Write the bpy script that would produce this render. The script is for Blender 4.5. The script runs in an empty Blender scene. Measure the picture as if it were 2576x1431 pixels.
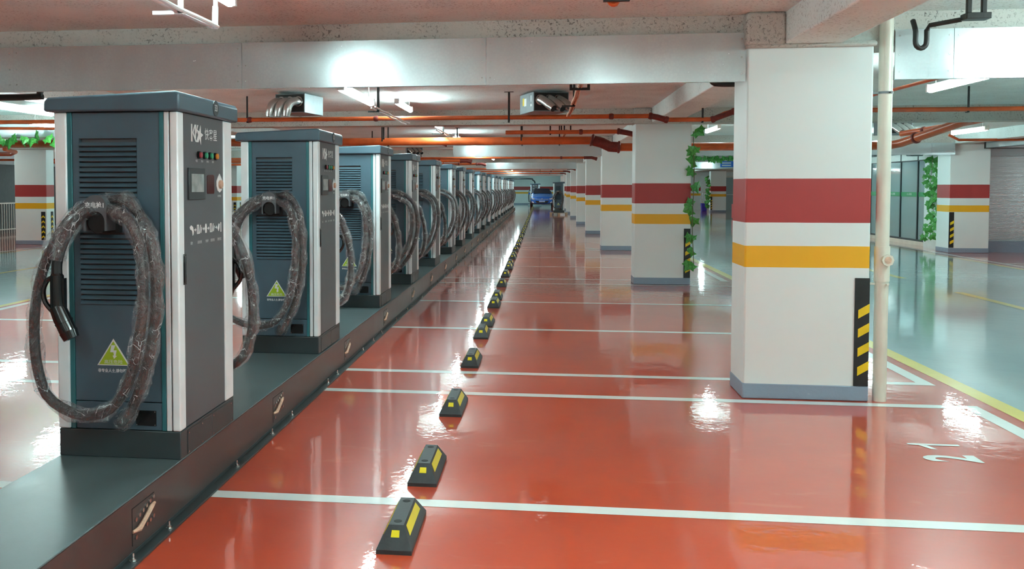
import bpy, bmesh, math, random
from mathutils import Vector, Matrix
random.seed(7)
SC = bpy.context.scene
COL = SC.collection
PI = math.pi
# ------------------------------------------------------------------ camera
cam_d = bpy.data.cameras.new('camera'); cam = bpy.data.objects.new('camera', cam_d); COL.objects.link(cam)
F, PX, PY, EYE = 2340.0, 1060.0, 567.0, 1.53
cam_d.sensor_fit = 'HORIZONTAL'; cam_d.sensor_width = 36.0
cam_d.lens = F / 2576.0 * 36.0
cam_d.shift_x = (1288 - PX) / 2576.0
cam_d.shift_y = -(715.5 - PY) / 2576.0
pitch = math.atan((PY - 471) / F); yaw = math.atan((1361 - PX) / F * math.cos(pitch))
cam.location = (0, 0, EYE)
cam.rotation_euler = (PI / 2 - pitch, 0, yaw)
cam_d.clip_end = 300
SC.camera = cam
# ------------------------------------------------------------------ world, exposure
w = bpy.data.worlds.new('world'); SC.world = w; w.use_nodes = True
w.node_tree.nodes['Background'].inputs[0].default_value = (0.8, 0.9, 0.9, 1)
w.node_tree.nodes['Background'].inputs[1].default_value = 0.02
SC.view_settings.view_transform = 'Standard'; SC.view_settings.look = 'None'
SC.view_settings.exposure = 1.45; SC.view_settings.gamma = 1.0
SC.view_settings.use_curve_mapping = False
SC.cycles.max_bounces = 7; SC.cycles.diffuse_bounces = 5; SC.cycles.glossy_bounces = 3
SC.cycles.transparent_max_bounces = 12; SC.cycles.transmission_bounces = 4
SC.cycles.use_adaptive_sampling = True; SC.cycles.adaptive_threshold = 0.03; SC.cycles.use_denoising = True
SC.cycles.sample_clamp_indirect = 8.0
SC.cycles.caustics_reflective = False; SC.cycles.caustics_refractive = False
SC.cycles.use_light_tree = True
LAMP = 50.0      # emission of the lamp tubes

# ------------------------------------------------------------------ materials
def srgb(r, g, b):
    f = lambda c: (c / 255 / 12.92) if c / 255 <= 0.04045 else ((c / 255 + 0.055) / 1.055) ** 2.4
    return (f(r), f(g), f(b), 1)
def lin(r, g, b): return (r, g, b, 1)
class NT:
    def __init__(s, name):
        s.m = bpy.data.materials.new(name); s.m.use_nodes = True
        s.t = s.m.node_tree; s.b = s.t.nodes['Principled BSDF']; s.out = s.t.nodes['Material Output']
    def n(s, typ, **k):
        x = s.t.nodes.new(typ)
        for a, v in k.items(): setattr(x, a, v)
        return x
    def l(s, a, b): s.t.links.new(a, b)
    def coord(s, scale=(1, 1, 1), obj=False):
        tc = s.n('ShaderNodeTexCoord') if obj else s.n('ShaderNodeNewGeometry')
        mp = s.n('ShaderNodeMapping'); mp.inputs['Scale'].default_value = scale
        s.l(tc.outputs['Object'] if obj else tc.outputs['Position'], mp.inputs[0])
        return mp.outputs[0]
    def noise(s, vec, scale, detail=3, rough=0.5, dist=0):
        x = s.n('ShaderNodeTexNoise'); s.l(vec, x.inputs['Vector'])
        x.inputs['Scale'].default_value = scale; x.inputs['Detail'].default_value = detail
        x.inputs['Roughness'].default_value = rough; x.inputs['Distortion'].default_value = dist
        return x.outputs['Fac']
    def ramp(s, fac, stops):
        x = s.n('ShaderNodeValToRGB'); s.l(fac, x.inputs[0]); cr = x.color_ramp
        while len(cr.elements) < len(stops): cr.elements.new(0.5)
        for e, (p, c) in zip(cr.elements, stops):
            e.position = p; e.color = c if len(c) == 4 else (*c, 1)
        return x.outputs[0]
    def math(s, op, a, b=None, clamp=False):
        x = s.n('ShaderNodeMath', operation=op, use_clamp=clamp)
        for i, v in enumerate((a, b)):
            if v is None: continue
            if isinstance(v, (int, float)): x.inputs[i].default_value = v
            else: s.l(v, x.inputs[i])
        return x.outputs[0]
    def mix(s, fac, a, b):
        x = s.n('ShaderNodeMix', data_type='RGBA')
        for i, v in ((0, fac), (6, a), (7, b)):
            if isinstance(v, (int, float)): x.inputs[i].default_value = v
            elif isinstance(v, tuple): x.inputs[i].default_value = v
            else: s.l(v, x.inputs[i])
        return x.outputs[2]
    def bump(s, h, strength=0.3, dist=0.01, prev=None):
        x = s.n('ShaderNodeBump'); x.inputs['Strength'].default_value = strength; x.inputs['Distance'].default_value = dist
        s.l(h, x.inputs['Height'])
        if prev is not None: s.l(prev, x.inputs['Normal'])
        return x.outputs[0]
    def setp(s, **k):
        names = {'color': 'Base Color', 'rough': 'Roughness', 'metal': 'Metallic', 'normal': 'Normal', 'coat': 'Coat Weight',
                 'coatr': 'Coat Roughness', 'ior': 'IOR', 'emit': 'Emission Color', 'estr': 'Emission Strength',
                 'trans': 'Transmission Weight', 'alpha': 'Alpha', 'spec': 'Specular IOR Level'}
        for a, v in k.items():
            i = s.b.inputs[names[a]]
            if isinstance(v, (int, float, tuple)): i.default_value = v
            else: s.l(v, i)
        return s.m
def simple(name, col, rough=0.5, metal=0.0, var=0.08, nscale=9.0, bump=0.0, bscale=60.0, coat=0.0):
    t = NT(name); v = t.coord(obj=True)
    nz = t.noise(v, nscale, 4)
    dark = tuple(c * (1 - var * 1.6) for c in col[:3]) + (1,); lite = tuple(min(1, c * (1 + var)) for c in col[:3]) + (1,)
    c = t.ramp(nz, [(0.3, dark), (0.7, lite)])
    r = t.math('ADD', t.math('MULTIPLY', nz, 0.12), rough - 0.06)
    t.setp(color=c, rough=r, metal=metal, coat=coat)
    if bump: t.setp(normal=t.bump(t.noise(v, bscale, 5), bump, 0.004))
    return t.m
def emis(name, col, strength):
    t = NT(name); t.setp(color=lin(0.9, 0.9, 0.9), emit=col, estr=strength); return t.m

def floor_mat(name, c1, c2, scuff):
    t = NT(name); v = t.coord()
    big = t.noise(v, 0.9, 5, 0.6); fine = t.noise(v, 14, 4)
    col = t.mix(t.ramp(big, [(0.35, (0, 0, 0)), (0.7, (1, 1, 1))]), c1, c2)
    # pale scuffs, stretched wiping marks
    sc = t.ramp(t.noise(t.coord((1.0, 2.6, 1)), 2.2, 6, 0.62, 0.6), [(0.62, (0, 0, 0)), (0.78, (1, 1, 1))])
    col = t.mix(t.math('MULTIPLY', sc, 0.22), col, scuff)
    rough = t.math('ADD', t.math('MULTIPLY', sc, 0.10), t.math('ADD', 0.012, t.math('MULTIPLY', fine, 0.035)))
    h1 = t.noise(t.coord((1.0, 1.0, 1)), 5.0, 3, 0.5)
    h2 = t.noise(v, 26, 2, 0.5)
    n = t.bump(h1, 0.15, 0.009); n = t.bump(h2, 0.22, 0.0020, n)
    t.setp(color=col, rough=0.30, normal=n, ior=1.45, coat=1.0, coatr=rough); t.b.inputs['Coat IOR'].default_value = 1.68; t.setp(spec=0.3)
    t.l(n, t.b.inputs['Coat Normal'])
    return t.m
M = {}
M['red_floor'] = floor_mat('red_epoxy', srgb(202, 74, 40), srgb(186, 62, 34), srgb(222, 160, 140))
M['green_floor'] = floor_mat('grey_green_epoxy', srgb(158, 186, 188), srgb(146, 176, 180), srgb(190, 206, 206))
M['line_white'] = floor_mat('white_line_paint', srgb(244, 250, 246), srgb(236, 244, 240), srgb(240, 240, 240))
M['line_yellow'] = floor_mat('yellow_line_paint', srgb(244, 226, 104), srgb(240, 220, 110), srgb(240, 230, 170))

def concrete(name, base, dark, bs=0.55, pits=0.5):
    t = NT(name); v = t.coord()
    big = t.noise(v, 1.3, 5, 0.6)
    col = t.mix(t.ramp(big, [(0.3, (0, 0, 0)), (0.75, (1, 1, 1))]), base, tuple(c * 0.86 for c in base[:3]) + (1,))
    vv = t.coord((1, 1, 1)); mid = t.noise(vv, 22, 6, 0.7, 0.4)
    pit = t.ramp(t.noise(t.coord((1, 1.0, 1)), 48, 4, 0.65, 0.6), [(0.555, (0, 0, 0)), (0.63, (1, 1, 1))])
    patch = t.ramp(t.noise(v, 2.6, 3), [(0.36, (0.12, 0.12, 0.12)), (0.58, (1, 1, 1))])
    p = t.math('MULTIPLY', t.math('MULTIPLY', pit, patch), pits)
    col = t.mix(p, col, dark)
    n = t.bump(mid, bs, 0.012); n = t.bump(t.math('SUBTRACT', 1.0, p), 0.6, 0.01, n)
    t.setp(color=col, rough=0.9, normal=n); return t.m
M['slab'] = concrete('painted_slab', srgb(230, 241, 239), srgb(120, 116, 112), 0.45, 0.5)
M['beam'] = concrete('rough_beam_concrete', srgb(200, 199, 192), srgb(84, 80, 76), 0.9, 0.75)
M['grey_wall'] = concrete('grey_wall_paint', srgb(168, 176, 180), srgb(120, 124, 126), 0.15, 0.2)

def banded(name):
    t = NT(name); geo = t.n('ShaderNodeNewGeometry'); sep = t.n('ShaderNodeSeparateXYZ'); t.l(geo.outputs['Position'], sep.inputs[0])
    z = sep.outputs[2]; v = t.coord()
    big = t.noise(v, 1.5, 4)
    col = t.mix(big, srgb(224, 232, 231), srgb(212, 221, 220))
    chips = t.ramp(t.noise(v, 17, 4, 0.7), [(0.735, (0, 0, 0)), (0.75, (1, 1, 1))])
    col = t.mix(t.math('MULTIPLY', chips, 0.55), col, srgb(120, 112, 104))
    zz = t.math('ADD', z, t.math('MULTIPLY', t.math('SUBTRACT', t.noise(v, 3.0, 2), 0.5), 0.006))
    def band(c, a, b, col):
        m = t.math('MULTIPLY', t.math('GREATER_THAN', zz, a), t.math('LESS_THAN', zz, b)); return t.mix(m, col, c)
    col = band(srgb(158, 48, 46), 1.277, 1.592, col)
    col = band(srgb(224, 164, 18), 0.955, 1.110, col)
    t.setp(color=col, rough=0.42, normal=t.bump(t.noise(v, 7, 4), 0.10, 0.01)); return t.m
M['column'] = banded('white_column_paint_with_bands')
t = NT('slate_skirting_paint'); v = t.coord()
chips = t.ramp(t.noise(t.coord((1, 1, 2.4)), 15, 5, 0.75), [(0.66, (0, 0, 0)), (0.70, (1, 1, 1))])
t.setp(color=t.mix(chips, srgb(128, 142, 158), srgb(196, 196, 190)), rough=0.5, normal=t.bump(t.noise(v, 30, 5), 0.3, 0.006)); M['skirting'] = t.m

t = NT('galvanised_sheet'); v = t.coord()
sp = t.n('ShaderNodeTexVoronoi'); t.l(v, sp.inputs['Vector']); sp.inputs['Scale'].default_value = 55
c = t.mix(t.math('MULTIPLY', sp.outputs['Distance'], 0.6), srgb(204, 212, 214), srgb(186, 194, 196))
c = t.mix(t.ramp(t.noise(t.coord((1, 1, 0.4)), 3, 5), [(0.4, (0, 0, 0)), (0.7, (1, 1, 1))]), c, srgb(190, 196, 197))
t.setp(color=c, metal=0.72, rough=t.math('ADD', 0.17, t.math('MULTIPLY', sp.outputs['Distance'], 0.10)),
       normal=t.bump(t.noise(v, 2.0, 2), 0.12, 0.02)); M['galv'] = t.m
M['galv_dark'] = simple('dull_galvanised_steel', srgb(126, 134, 138), 0.42, 0.45, 0.12, 6)
M['cab'] = simple('slate_powder_coat', srgb(72, 94, 106), 0.36, 0.1, 0.05, 4, 0.06, 300)
M['cab_side'] = simple('charcoal_powder_coat', srgb(84, 88, 92), 0.42, 0.1, 0.05, 4, 0.06, 300)
M['cab_base'] = simple('black_base_paint', srgb(52, 60, 62), 0.4, 0.1, 0.08, 5, 0.05, 200)
M['teal'] = simple('teal_edge_strip', srgb(52, 112, 118), 0.35, 0.2, 0.05)
M['alu'] = simple('satin_silver_aluminium', srgb(224, 236, 240), 0.36, 0.15, 0.04, 5)
M['alu_w'] = simple('brushed_white_aluminium', srgb(234, 246, 249), 0.33, 0.08, 0.04, 5)
M['recess'] = simple('recess_black', srgb(8, 10, 11), 0.7)
M['print_white'] = simple('white_print', srgb(222, 226, 226), 0.5, 0, 0.03)
M['black_plastic'] = simple('black_gloss_plastic', srgb(16, 17, 18), 0.22, 0, 0.1, 8, 0, 60, 0.3)
M['black_rubber'] = simple('black_cable_rubber', srgb(13, 15, 18), 0.5, 0, 0.15, 20, 0.15, 90)
M['warn_green'] = simple('lime_warning_label', srgb(158, 190, 40), 0.4, 0, 0.03)
M['screen'] = simple('screen_with_film_sheen', srgb(150, 158, 158), 0.25, 0, 0.2, 12, 0.15, 30)  # grey lightened to stand for reflections in the covering film
M['card'] = simple('dark_red_reader_window', srgb(66, 14, 18), 0.15, 0, 0.1)
M['lens_red'] = simple('red_lamp_lens', srgb(170, 70, 80), 0.2); M['lens_green'] = simple('green_lamp_lens', srgb(50, 150, 110), 0.2)
M['lens_orange'] = simple('orange_lamp_lens', srgb(232, 150, 50), 0.2)
M['chrome'] = simple('zinc_plated_steel', srgb(200, 200, 196), 0.25, 0.95, 0.1)
M['plinth_side'] = simple('dark_steel_plinth', srgb(84, 96, 98), 0.36, 0.15, 0.12, 5, 0.05, 120)
M['plinth_floor_tint'] = simple('plinth_side_with_floor_reflection', srgb(74, 66, 64), 0.34, 0.1, 0.12, 5, 0.05, 120)  # brown tint stands for the red floor reflecting in the side plates
M['rub'] = simple('wheel_stop_rubber', srgb(44, 48, 50), 0.5, 0, 0.22, 14, 0.2, 80)
M['refl_y'] = simple('yellow_reflective_tape', srgb(226, 206, 30), 0.35, 0, 0.06)
M['orange_pipe'] = simple('orange_fire_pipe_paint', srgb(192, 84, 36), 0.35, 0, 0.14, 7, 0.05, 30)
M['red_coupling'] = simple('dark_red_pipe_coupling', srgb(112, 36, 28), 0.5, 0.1, 0.2, 30, 0.3, 80)
M['black_steel'] = simple('black_painted_bracket', srgb(30, 29, 28), 0.55, 0.2, 0.2)
M['pvc'] = simple('ivory_pvc_pipe', srgb(218, 214, 200), 0.32, 0, 0.06, 4)
M['cast_pipe'] = simple('dark_drain_pipe', srgb(38, 36, 34), 0.5, 0.1, 0.2, 20, 0.2, 60)
M['white_metal'] = simple('white_enamel_housing', srgb(232, 234, 232), 0.35, 0, 0.03)
M['cream_cable'] = simple('cream_cable_bundle', srgb(206, 170, 146), 0.6, 0, 0.2, 30, 0.3, 60)
M['leaf'] = simple('plastic_ivy_leaf', srgb(70, 150, 62), 0.45, 0, 0.35, 6)
M['stem'] = simple('ivy_stem_brown', srgb(90, 84, 50), 0.6, 0, 0.2)
M['haz_black'] = simple('black_rubber_guard', srgb(26, 27, 27), 0.5, 0, 0.3, 18, 0.1, 60)
M['haz_yellow'] = simple('yellow_guard_stripe', srgb(226, 192, 26), 0.4, 0, 0.08)
M['alu_frame'] = simple('dark_window_frame', srgb(52, 62, 66), 0.4, 0.4)
M['car_blue'] = simple('blue_car_paint', srgb(40, 120, 225), 0.25, 0.4, 0.03, 2, 0, 60, 1.0)
M['car_glass'] = simple('dark_car_glass', srgb(14, 22, 30), 0.06, 0, 0.05, 2, 0, 60, 0.5)
M['tyre'] = simple('black_tyre', srgb(20, 20, 20), 0.7)
M['head'] = simple('headlamp_lens', srgb(214, 226, 232), 0.1, 0.3)
M['plate'] = simple('pale_blue_plate', srgb(150, 180, 226), 0.4)
M['wood'] = simple('pale_pallet_wood', srgb(168, 150, 122), 0.7, 0, 0.2, 9, 0.2, 40)
M['green_film'] = simple('green_film_band', srgb(34, 140, 84), 0.35)
M['sign_blue'] = simple('blue_sign_face', srgb(30, 104, 200), 0.4)
M['bin_blue'] = simple('indigo_plastic', srgb(52, 40, 150), 0.45)
M['red_box'] = simple('red_cabinet_paint', srgb(178, 34, 44), 0.4)
M['dark_room'] = simple('dark_opening', srgb(70, 78, 80), 0.8)
M['panel_white'] = simple('white_wall_panel', srgb(226, 236, 234), 0.4, 0, 0.03)
M['rail_pale'] = simple('pale_railing_steel', srgb(206, 208, 200), 0.45, 0.1)
M['rail_dun'] = simple('olive_railing_steel', srgb(150, 138, 100), 0.5, 0.1)
M['duct_grey'] = simple('grey_blue_duct_coating', srgb(128, 142, 146), 0.5, 0.0, 0.08, 2)
M['tube'] = emis('lamp_tube_glow', (0.74, 1.0, 0.99, 1), LAMP)
M['green_glow'] = emis('green_indicator_glow', (0.0, 1.0, 0.45, 1), 2.0)
t = NT('shop_window_glass'); v = t.coord()
t.setp(color=srgb(186, 212, 214), rough=0.06, trans=0.45, ior=1.45); M['glass'] = t.m
# crinkled clear film
t = NT('clear_crinkled_film'); v = t.coord(obj=True)
cr = t.noise(t.coord((1, 1, 0.55), obj=True), 26, 5, 0.62, 1.8)
n = t.bump(cr, 1.0, 0.05)
gl = t.n('ShaderNodeBsdfGlossy'); gl.inputs['Roughness'].default_value = 0.06; gl.inputs['Color'].default_value = (1, 1, 1, 1); t.l(n, gl.inputs['Normal'])
tr = t.n('ShaderNodeBsdfTransparent'); tr.inputs['Color'].default_value = (0.93, 0.95, 0.96, 1)
df = t.n('ShaderNodeBsdfDiffuse'); df.inputs['Color'].default_value = (0.75, 0.78, 0.80, 1); t.l(n, df.inputs['Normal'])
lw = t.n('ShaderNodeLayerWeight'); lw.inputs['Blend'].default_value = 0.45; t.l(n, lw.inputs['Normal'])
m1 = t.n('ShaderNodeMixShader'); t.l(t.math('ADD', t.math('MULTIPLY', lw.outputs['Facing'], 0.32), 0.055, True), m1.inputs[0]); t.l(tr.outputs[0], m1.inputs[1]); t.l(gl.outputs[0], m1.inputs[2])
wv = t.n('ShaderNodeTexNoise'); wv.inputs['Scale'].default_value = 9; wv.inputs['Detail'].default_value = 3; t.l(v, wv.inputs['Vector'])
vm = t.n('ShaderNodeVectorMath', operation='MULTIPLY_ADD'); t.l(wv.outputs['Color'], vm.inputs[0]); vm.inputs[1].default_value = (.12, .12, .12); t.l(t.coord((1, 1, .6), obj=True), vm.inputs[2])
vo = t.n('ShaderNodeTexVoronoi', feature='DISTANCE_TO_EDGE'); vo.inputs['Scale'].default_value = 20; t.l(vm.outputs[0], vo.inputs['Vector'])
crease_glint = t.ramp(vo.outputs['Distance'], [(0.0, (1, 1, 1)), (0.035, (0, 0, 0))])  # whitish film creases, also painted in place of lamp glints
msk = t.ramp(t.noise(v, 14, 3), [(0.48, (0, 0, 0)), (0.62, (1, 1, 1))])
m2 = t.n('ShaderNodeMixShader'); t.l(t.math('ADD', t.math('MULTIPLY', t.math('MULTIPLY', crease_glint, msk), 0.85), 0.03, True), m2.inputs[0]); t.l(m1.outputs[0], m2.inputs[1]); t.l(df.outputs[0], m2.inputs[2])
t.l(m2.outputs[0], t.out.inputs['Surface']); M['film'] = t.m
# roller shutter: fine horizontal corrugation too small to pick apart
t = NT('shutter_steel'); geo = t.n('ShaderNodeNewGeometry'); sep = t.n('ShaderNodeSeparateXYZ'); t.l(geo.outputs['Position'], sep.inputs[0])
t.setp(color=srgb(172, 176, 178), metal=0.6, rough=0.38, normal=t.bump(t.math('SINE', t.math('MULTIPLY', sep.outputs[2], 210.0)), 0.35, 0.004)); M['shutter'] = t.m

# ------------------------------------------------------------------ mesh builder
class MB:
    def __init__(s): s.v = []; s.f = []; s.mi = []; s.cur = 0
    def add(s, vs, fs):
        o = len(s.v); s.v += [tuple(p) for p in vs]
        for f in fs: s.f.append(tuple(i + o for i in f)); s.mi.append(s.cur)
        return s
    def box(s, x0, x1, y0, y1, z0, z1):
        return s.add([(x0, y0, z0), (x1, y0, z0), (x1, y1, z0), (x0, y1, z0), (x0, y0, z1), (x1, y0, z1), (x1, y1, z1), (x0, y1, z1)],
                     [(0, 3, 2, 1), (4, 5, 6, 7), (0, 1, 5, 4), (1, 2, 6, 5), (2, 3, 7, 6), (3, 0, 4, 7)])
    def quad(s, a, b, c, d): return s.add([a, b, c, d], [(0, 1, 2, 3)])
    def prism(s, poly, ax, a, b):
        def P(p, t):
            return (t, p[0], p[1]) if ax == 'x' else (p[0], t, p[1]) if ax == 'y' else (p[0], p[1], t)
        n = len(poly); vs = [P(p, a) for p in poly] + [P(p, b) for p in poly]
        return s.add(vs, [tuple(range(n - 1, -1, -1)), tuple(range(n, 2 * n))] + [(i, (i + 1) % n, (i + 1) % n + n, i + n) for i in range(n)])
    def tube(s, pts, r, n=10, caps=True, jit=0.0, jn=None):
        pts = [Vector(p) for p in pts]; L = len(pts)
        rs = r if isinstance(r, (list, tuple)) else [r] * L
        T = [(pts[min(i + 1, L - 1)] - pts[max(i - 1, 0)]).normalized() for i in range(L)]
        u = T[0].orthogonal().normalized(); vs = []
        for i in range(L):
            u = (u - T[i] * u.dot(T[i])).normalized(); w_ = T[i].cross(u)
            for k in range(n):
                a = 2 * PI * k / n; rr = rs[i] * (1 + (random.uniform(-jit, jit) if jit else 0))
                vs.append(pts[i] + (u * math.cos(a) + w_ * math.sin(a)) * rr)
        fs = [(i * n + k, i * n + (k + 1) % n, (i + 1) * n + (k + 1) % n, (i + 1) * n + k) for i in range(L - 1) for k in range(n)]
        if caps: fs += [tuple(range(n - 1, -1, -1)), tuple(range((L - 1) * n, L * n))]
        return s.add(vs, fs)
    def cyl(s, a, b, r, n=16, r2=None): return s.tube([a, b], [r, r if r2 is None else r2], n)
    def ball(s, c, r, n=10, sx=1, sy=1, sz=1):
        vs = []; fs = []
        for i in range(1, n // 2):
            th = PI * i / (n // 2)
            for k in range(n):
                a = 2 * PI * k / n; vs.append((c[0] + r * sx * math.sin(th) * math.cos(a), c[1] + r * sy * math.sin(th) * math.sin(a), c[2] + r * sz * math.cos(th)))
        m = n // 2 - 1; top = len(vs); vs.append((c[0], c[1], c[2] + r * sz)); vs.append((c[0], c[1], c[2] - r * sz))
        for i in range(m - 1):
            for k in range(n): fs.append((i * n + k, (i + 1) * n + k, (i + 1) * n + (k + 1) % n, i * n + (k + 1) % n))
        for k in range(n): fs.append((top, k, (k + 1) % n)); fs.append((top + 1, (m - 1) * n + (k + 1) % n, (m - 1) * n + k))
        return s.add(vs, fs)
    def mesh(s, name, mats, smooth=35):
        me = bpy.data.meshes.new(name); me.from_pydata(s.v, [], s.f)
        mats = mats if isinstance(mats, (list, tuple)) else [mats]
        for m in mats: me.materials.append(m)
        me.polygons.foreach_set('material_index', s.mi)
        bm = bmesh.new(); bm.from_mesh(me); bmesh.ops.recalc_face_normals(bm, faces=bm.faces); bm.to_mesh(me); bm.free()
        if smooth:
            me.polygons.foreach_set('use_smooth', [True] * len(me.polygons)); me.set_sharp_from_angle(angle=math.radians(smooth))
        me.update(); return me
    def obj(s, name, mats, parent=None, bevel=0, smooth=35, loc=None, rz=0):
        o = bpy.data.objects.new(name, s.mesh(name, mats, smooth)); COL.objects.link(o)
        if parent is not None: o.parent = parent
        if bevel:
            m = o.modifiers.new('bevel', 'BEVEL'); m.width = bevel; m.segments = 2; m.limit_method = 'ANGLE'; m.angle_limit = math.radians(40)
        if loc: o.location = loc
        if rz: o.rotation_euler[2] = rz
        return o
def inst(me, name, parent=None, loc=(0, 0, 0), rot=(0, 0, 0), scale=None):
    o = bpy.data.objects.new(name, me); COL.objects.link(o); o.parent = parent; o.location = loc; o.rotation_euler = rot
    if scale: o.scale = scale
    return o
def tag(o, label=None, cat=None, group=None, kind=None):
    if label: o['label'] = label
    if cat: o['category'] = cat
    if group: o['group'] = group
    if kind: o['kind'] = kind
    return o
def thing(name, label, cat, loc=(0, 0, 0), rz=0, group=None):
    o = bpy.data.objects.new(name, None); COL.objects.link(o); o.location = loc; o.rotation_euler = (0, 0, rz); o.empty_display_size = 0.1
    return tag(o, label, cat, group)
KIDS = {}
def copy_tree(o, parent=None):
    c = o.copy(); COL.objects.link(c); c.parent = parent
    for ch in list(o.children): copy_tree(ch, c)
    return c
def smooth_path(pts, step=0.03):
    P = [Vector(p) for p in pts]; P = [P[0] * 2 - P[1]] + P + [P[-1] * 2 - P[-2]]; out = []
    for i in range(1, len(P) - 2):
        a, b, c, d = P[i - 1], P[i], P[i + 1], P[i + 2]; n = max(2, int((c - b).length / step))
        for k in range(n):
            t_ = k / n
            out.append(0.5 * ((2 * b) + (c - a) * t_ + (2 * a - 5 * b + 4 * c - d) * t_ ** 2 + (3 * b - a - 3 * c + d) * t_ ** 3))
    out.append(P[-2]); return out
_txt = {}
def text_mesh(body, size, mat, sx=1.0, bold=0.0):
    k = (body, size, mat.name, sx, bold)
    if k in _txt: return _txt[k]
    cu = bpy.data.curves.new('t', 'FONT'); cu.body = body; cu.size = size; cu.align_x = 'CENTER'; cu.align_y = 'CENTER'
    cu.offset = bold; cu.resolution_u = 3
    o = bpy.data.objects.new('t', cu); COL.objects.link(o)
    bpy.context.view_layer.update()
    me = bpy.data.meshes.new_from_object(o.evaluated_get(bpy.context.evaluated_depsgraph_get()))
    for v in me.vertices: v.co.x *= sx
    me.materials.clear(); me.materials.append(mat)
    bpy.data.objects.remove(o); bpy.data.curves.remove(cu)
    _txt[k] = me; return me
R_FRONT = (PI / 2, 0, 0)            # text on a face looking to -Y
R_SIDE = (PI / 2, 0, PI / 2)        # text on a face looking to +X
ORD = ['first', 'second', 'third', 'fourth', 'fifth', 'sixth', 'seventh', 'eighth', 'ninth', 'tenth', 'eleventh', 'twelfth', 'thirteenth',
       'fourteenth', 'fifteenth', 'sixteenth', 'seventeenth', 'eighteenth', 'nineteenth', 'twentieth'] + \
      ['twenty-' + q for q in ('first', 'second', 'third', 'fourth', 'fifth', 'sixth', 'seventh', 'eighth', 'ninth')] + ['thirtieth'] + \
      ['thirty-' + q for q in ('first', 'second', 'third', 'fourth', 'fifth', 'sixth', 'seventh', 'eighth', 'ninth')] + ['fortieth'] + \
      ['forty-' + q for q in ('first', 'second', 'third', 'fourth', 'fifth', 'sixth', 'seventh', 'eighth', 'ninth')] + ['fiftieth'] + \
      ['fifty-' + q for q in ('first', 'second', 'third', 'fourth', 'fifth', 'sixth', 'seventh', 'eighth', 'ninth')]
# ------------------------------------------------------------------ setting
X0, X1, Y0, Y1 = -18.0, 16.0, -9.0, 84.0
P8, YC = 8.0, 6.94
SLAB, BB = 2.77, 2.53
m = MB()
for a, b, k in ((X0, -12.35, 0), (-12.35, -6.95, 1), (-6.95, 3.27, 0), (3.27, 8.85, 1), (8.85, X1, 0)):
    m.cur = k; m.quad((a, Y0, 0), (b, Y0, 0), (b, Y1 - 9, 0), (a, Y1 - 9, 0))
m.cur = 1; m.quad((X0, Y1 - 9, 0), (X1, Y1 - 9, 0), (X1, Y1, 0), (X0, Y1, 0))
floor = tag(m.obj('floor', [M['red_floor'], M['green_floor']], smooth=0), kind='structure')
ZL = 0.0012
def strip(name, mat, x0, x1, y0, y1):
    return MB().quad((x0, y0, ZL), (x1, y0, ZL), (x1, y1, ZL), (x0, y1, ZL)).obj(name, mat, floor, smooth=0)
lines_y = []
for k in range(-1, 9):
    y = YC + P8 * k
    lines_y += [y - 0.10 - 2.4 * 0, y + 0.68, y + 3.08, y + 5.48]
    for yy in (y - 0.10, y + 0.68, y + 3.08, y + 5.48):
        if yy > 74: continue
        strip('bay_line', M['line_white'], -1.62, 3.03, yy - 0.05, yy + 0.05)
        strip('bay_line', M['line_white'], -6.78, -2.30, yy - 0.05, yy + 0.05)
    for a, b in ((y + 0.63, min(y + 7.95, 74)),):
        if a < 74:
            strip('bay_end_line', M['line_white'], 2.92, 3.03, a + 0.1, b - 0.1)
            strip('bay_end_line', M['line_white'], -6.78, -6.67, a + 0.1, b - 0.1)
strip('aisle_edge_line', M['line_yellow'], 3.13, 3.27, Y0 + 1, 74.5)
strip('aisle_edge_line', M['line_yellow'], -6.95, -6.84, Y0 + 1, 74.5)
strip('aisle_edge_line', M['line_yellow'], 8.85, 8.97, Y0 + 1, 70)
strip('aisle_edge_line', M['line_yellow'], -12.46, -12.35, Y0 + 1, 74.5)
strip('bay_end_line', M['line_white'], 9.14, 9.25, Y0 + 1, 70)
strip('bay_end_line', M['line_white'], -12.75, -12.64, Y0 + 1, 74.5)
for k in range(-2, 10):
    y = 12.6 - 1.7 + 5.6 * k
    if y < 68: strip('lane_dash', M['line_yellow'], 5.98, 6.11, y, y + 3.5)
    strip('lane_dash', M['line_yellow'], -9.62, -9.50, 13.4 + 5.6 * (k - 1), 13.4 + 5.6 * (k - 1) + 3.5)
for k in range(0, 3):
    for xx in (9.25, ): strip('bay_line', M['line_white'], 9.25, 15.5, 19.9 - 2.6 * k, 20.0 - 2.6 * k)
# painted bay number 21, read from the right-hand aisle
ONE = MB().add([(.005, -.145, 0), (.042, -.145, 0), (.042, .145, 0), (.010, .145, 0), (.005, .09, 0), (-.075, .05, 0), (-.078, .015, 0), (.005, .045, 0)],
               [(0, 1, 2, 3, 4, 7), (4, 5, 6, 7)]).mesh('digit_one', M['line_white'], 0)
for ch, yy in (('2', 5.53), ('1', 5.79)):
    o = inst(ONE if ch == '1' else text_mesh(ch, 0.40, M['line_white'], 0.72, 0.012), 'bay_number', floor, (2.32, yy, ZL * 1.6), (0, 0, PI / 2)); o['label'] = 'white sprayed digit %s of the bay number' % ch

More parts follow.
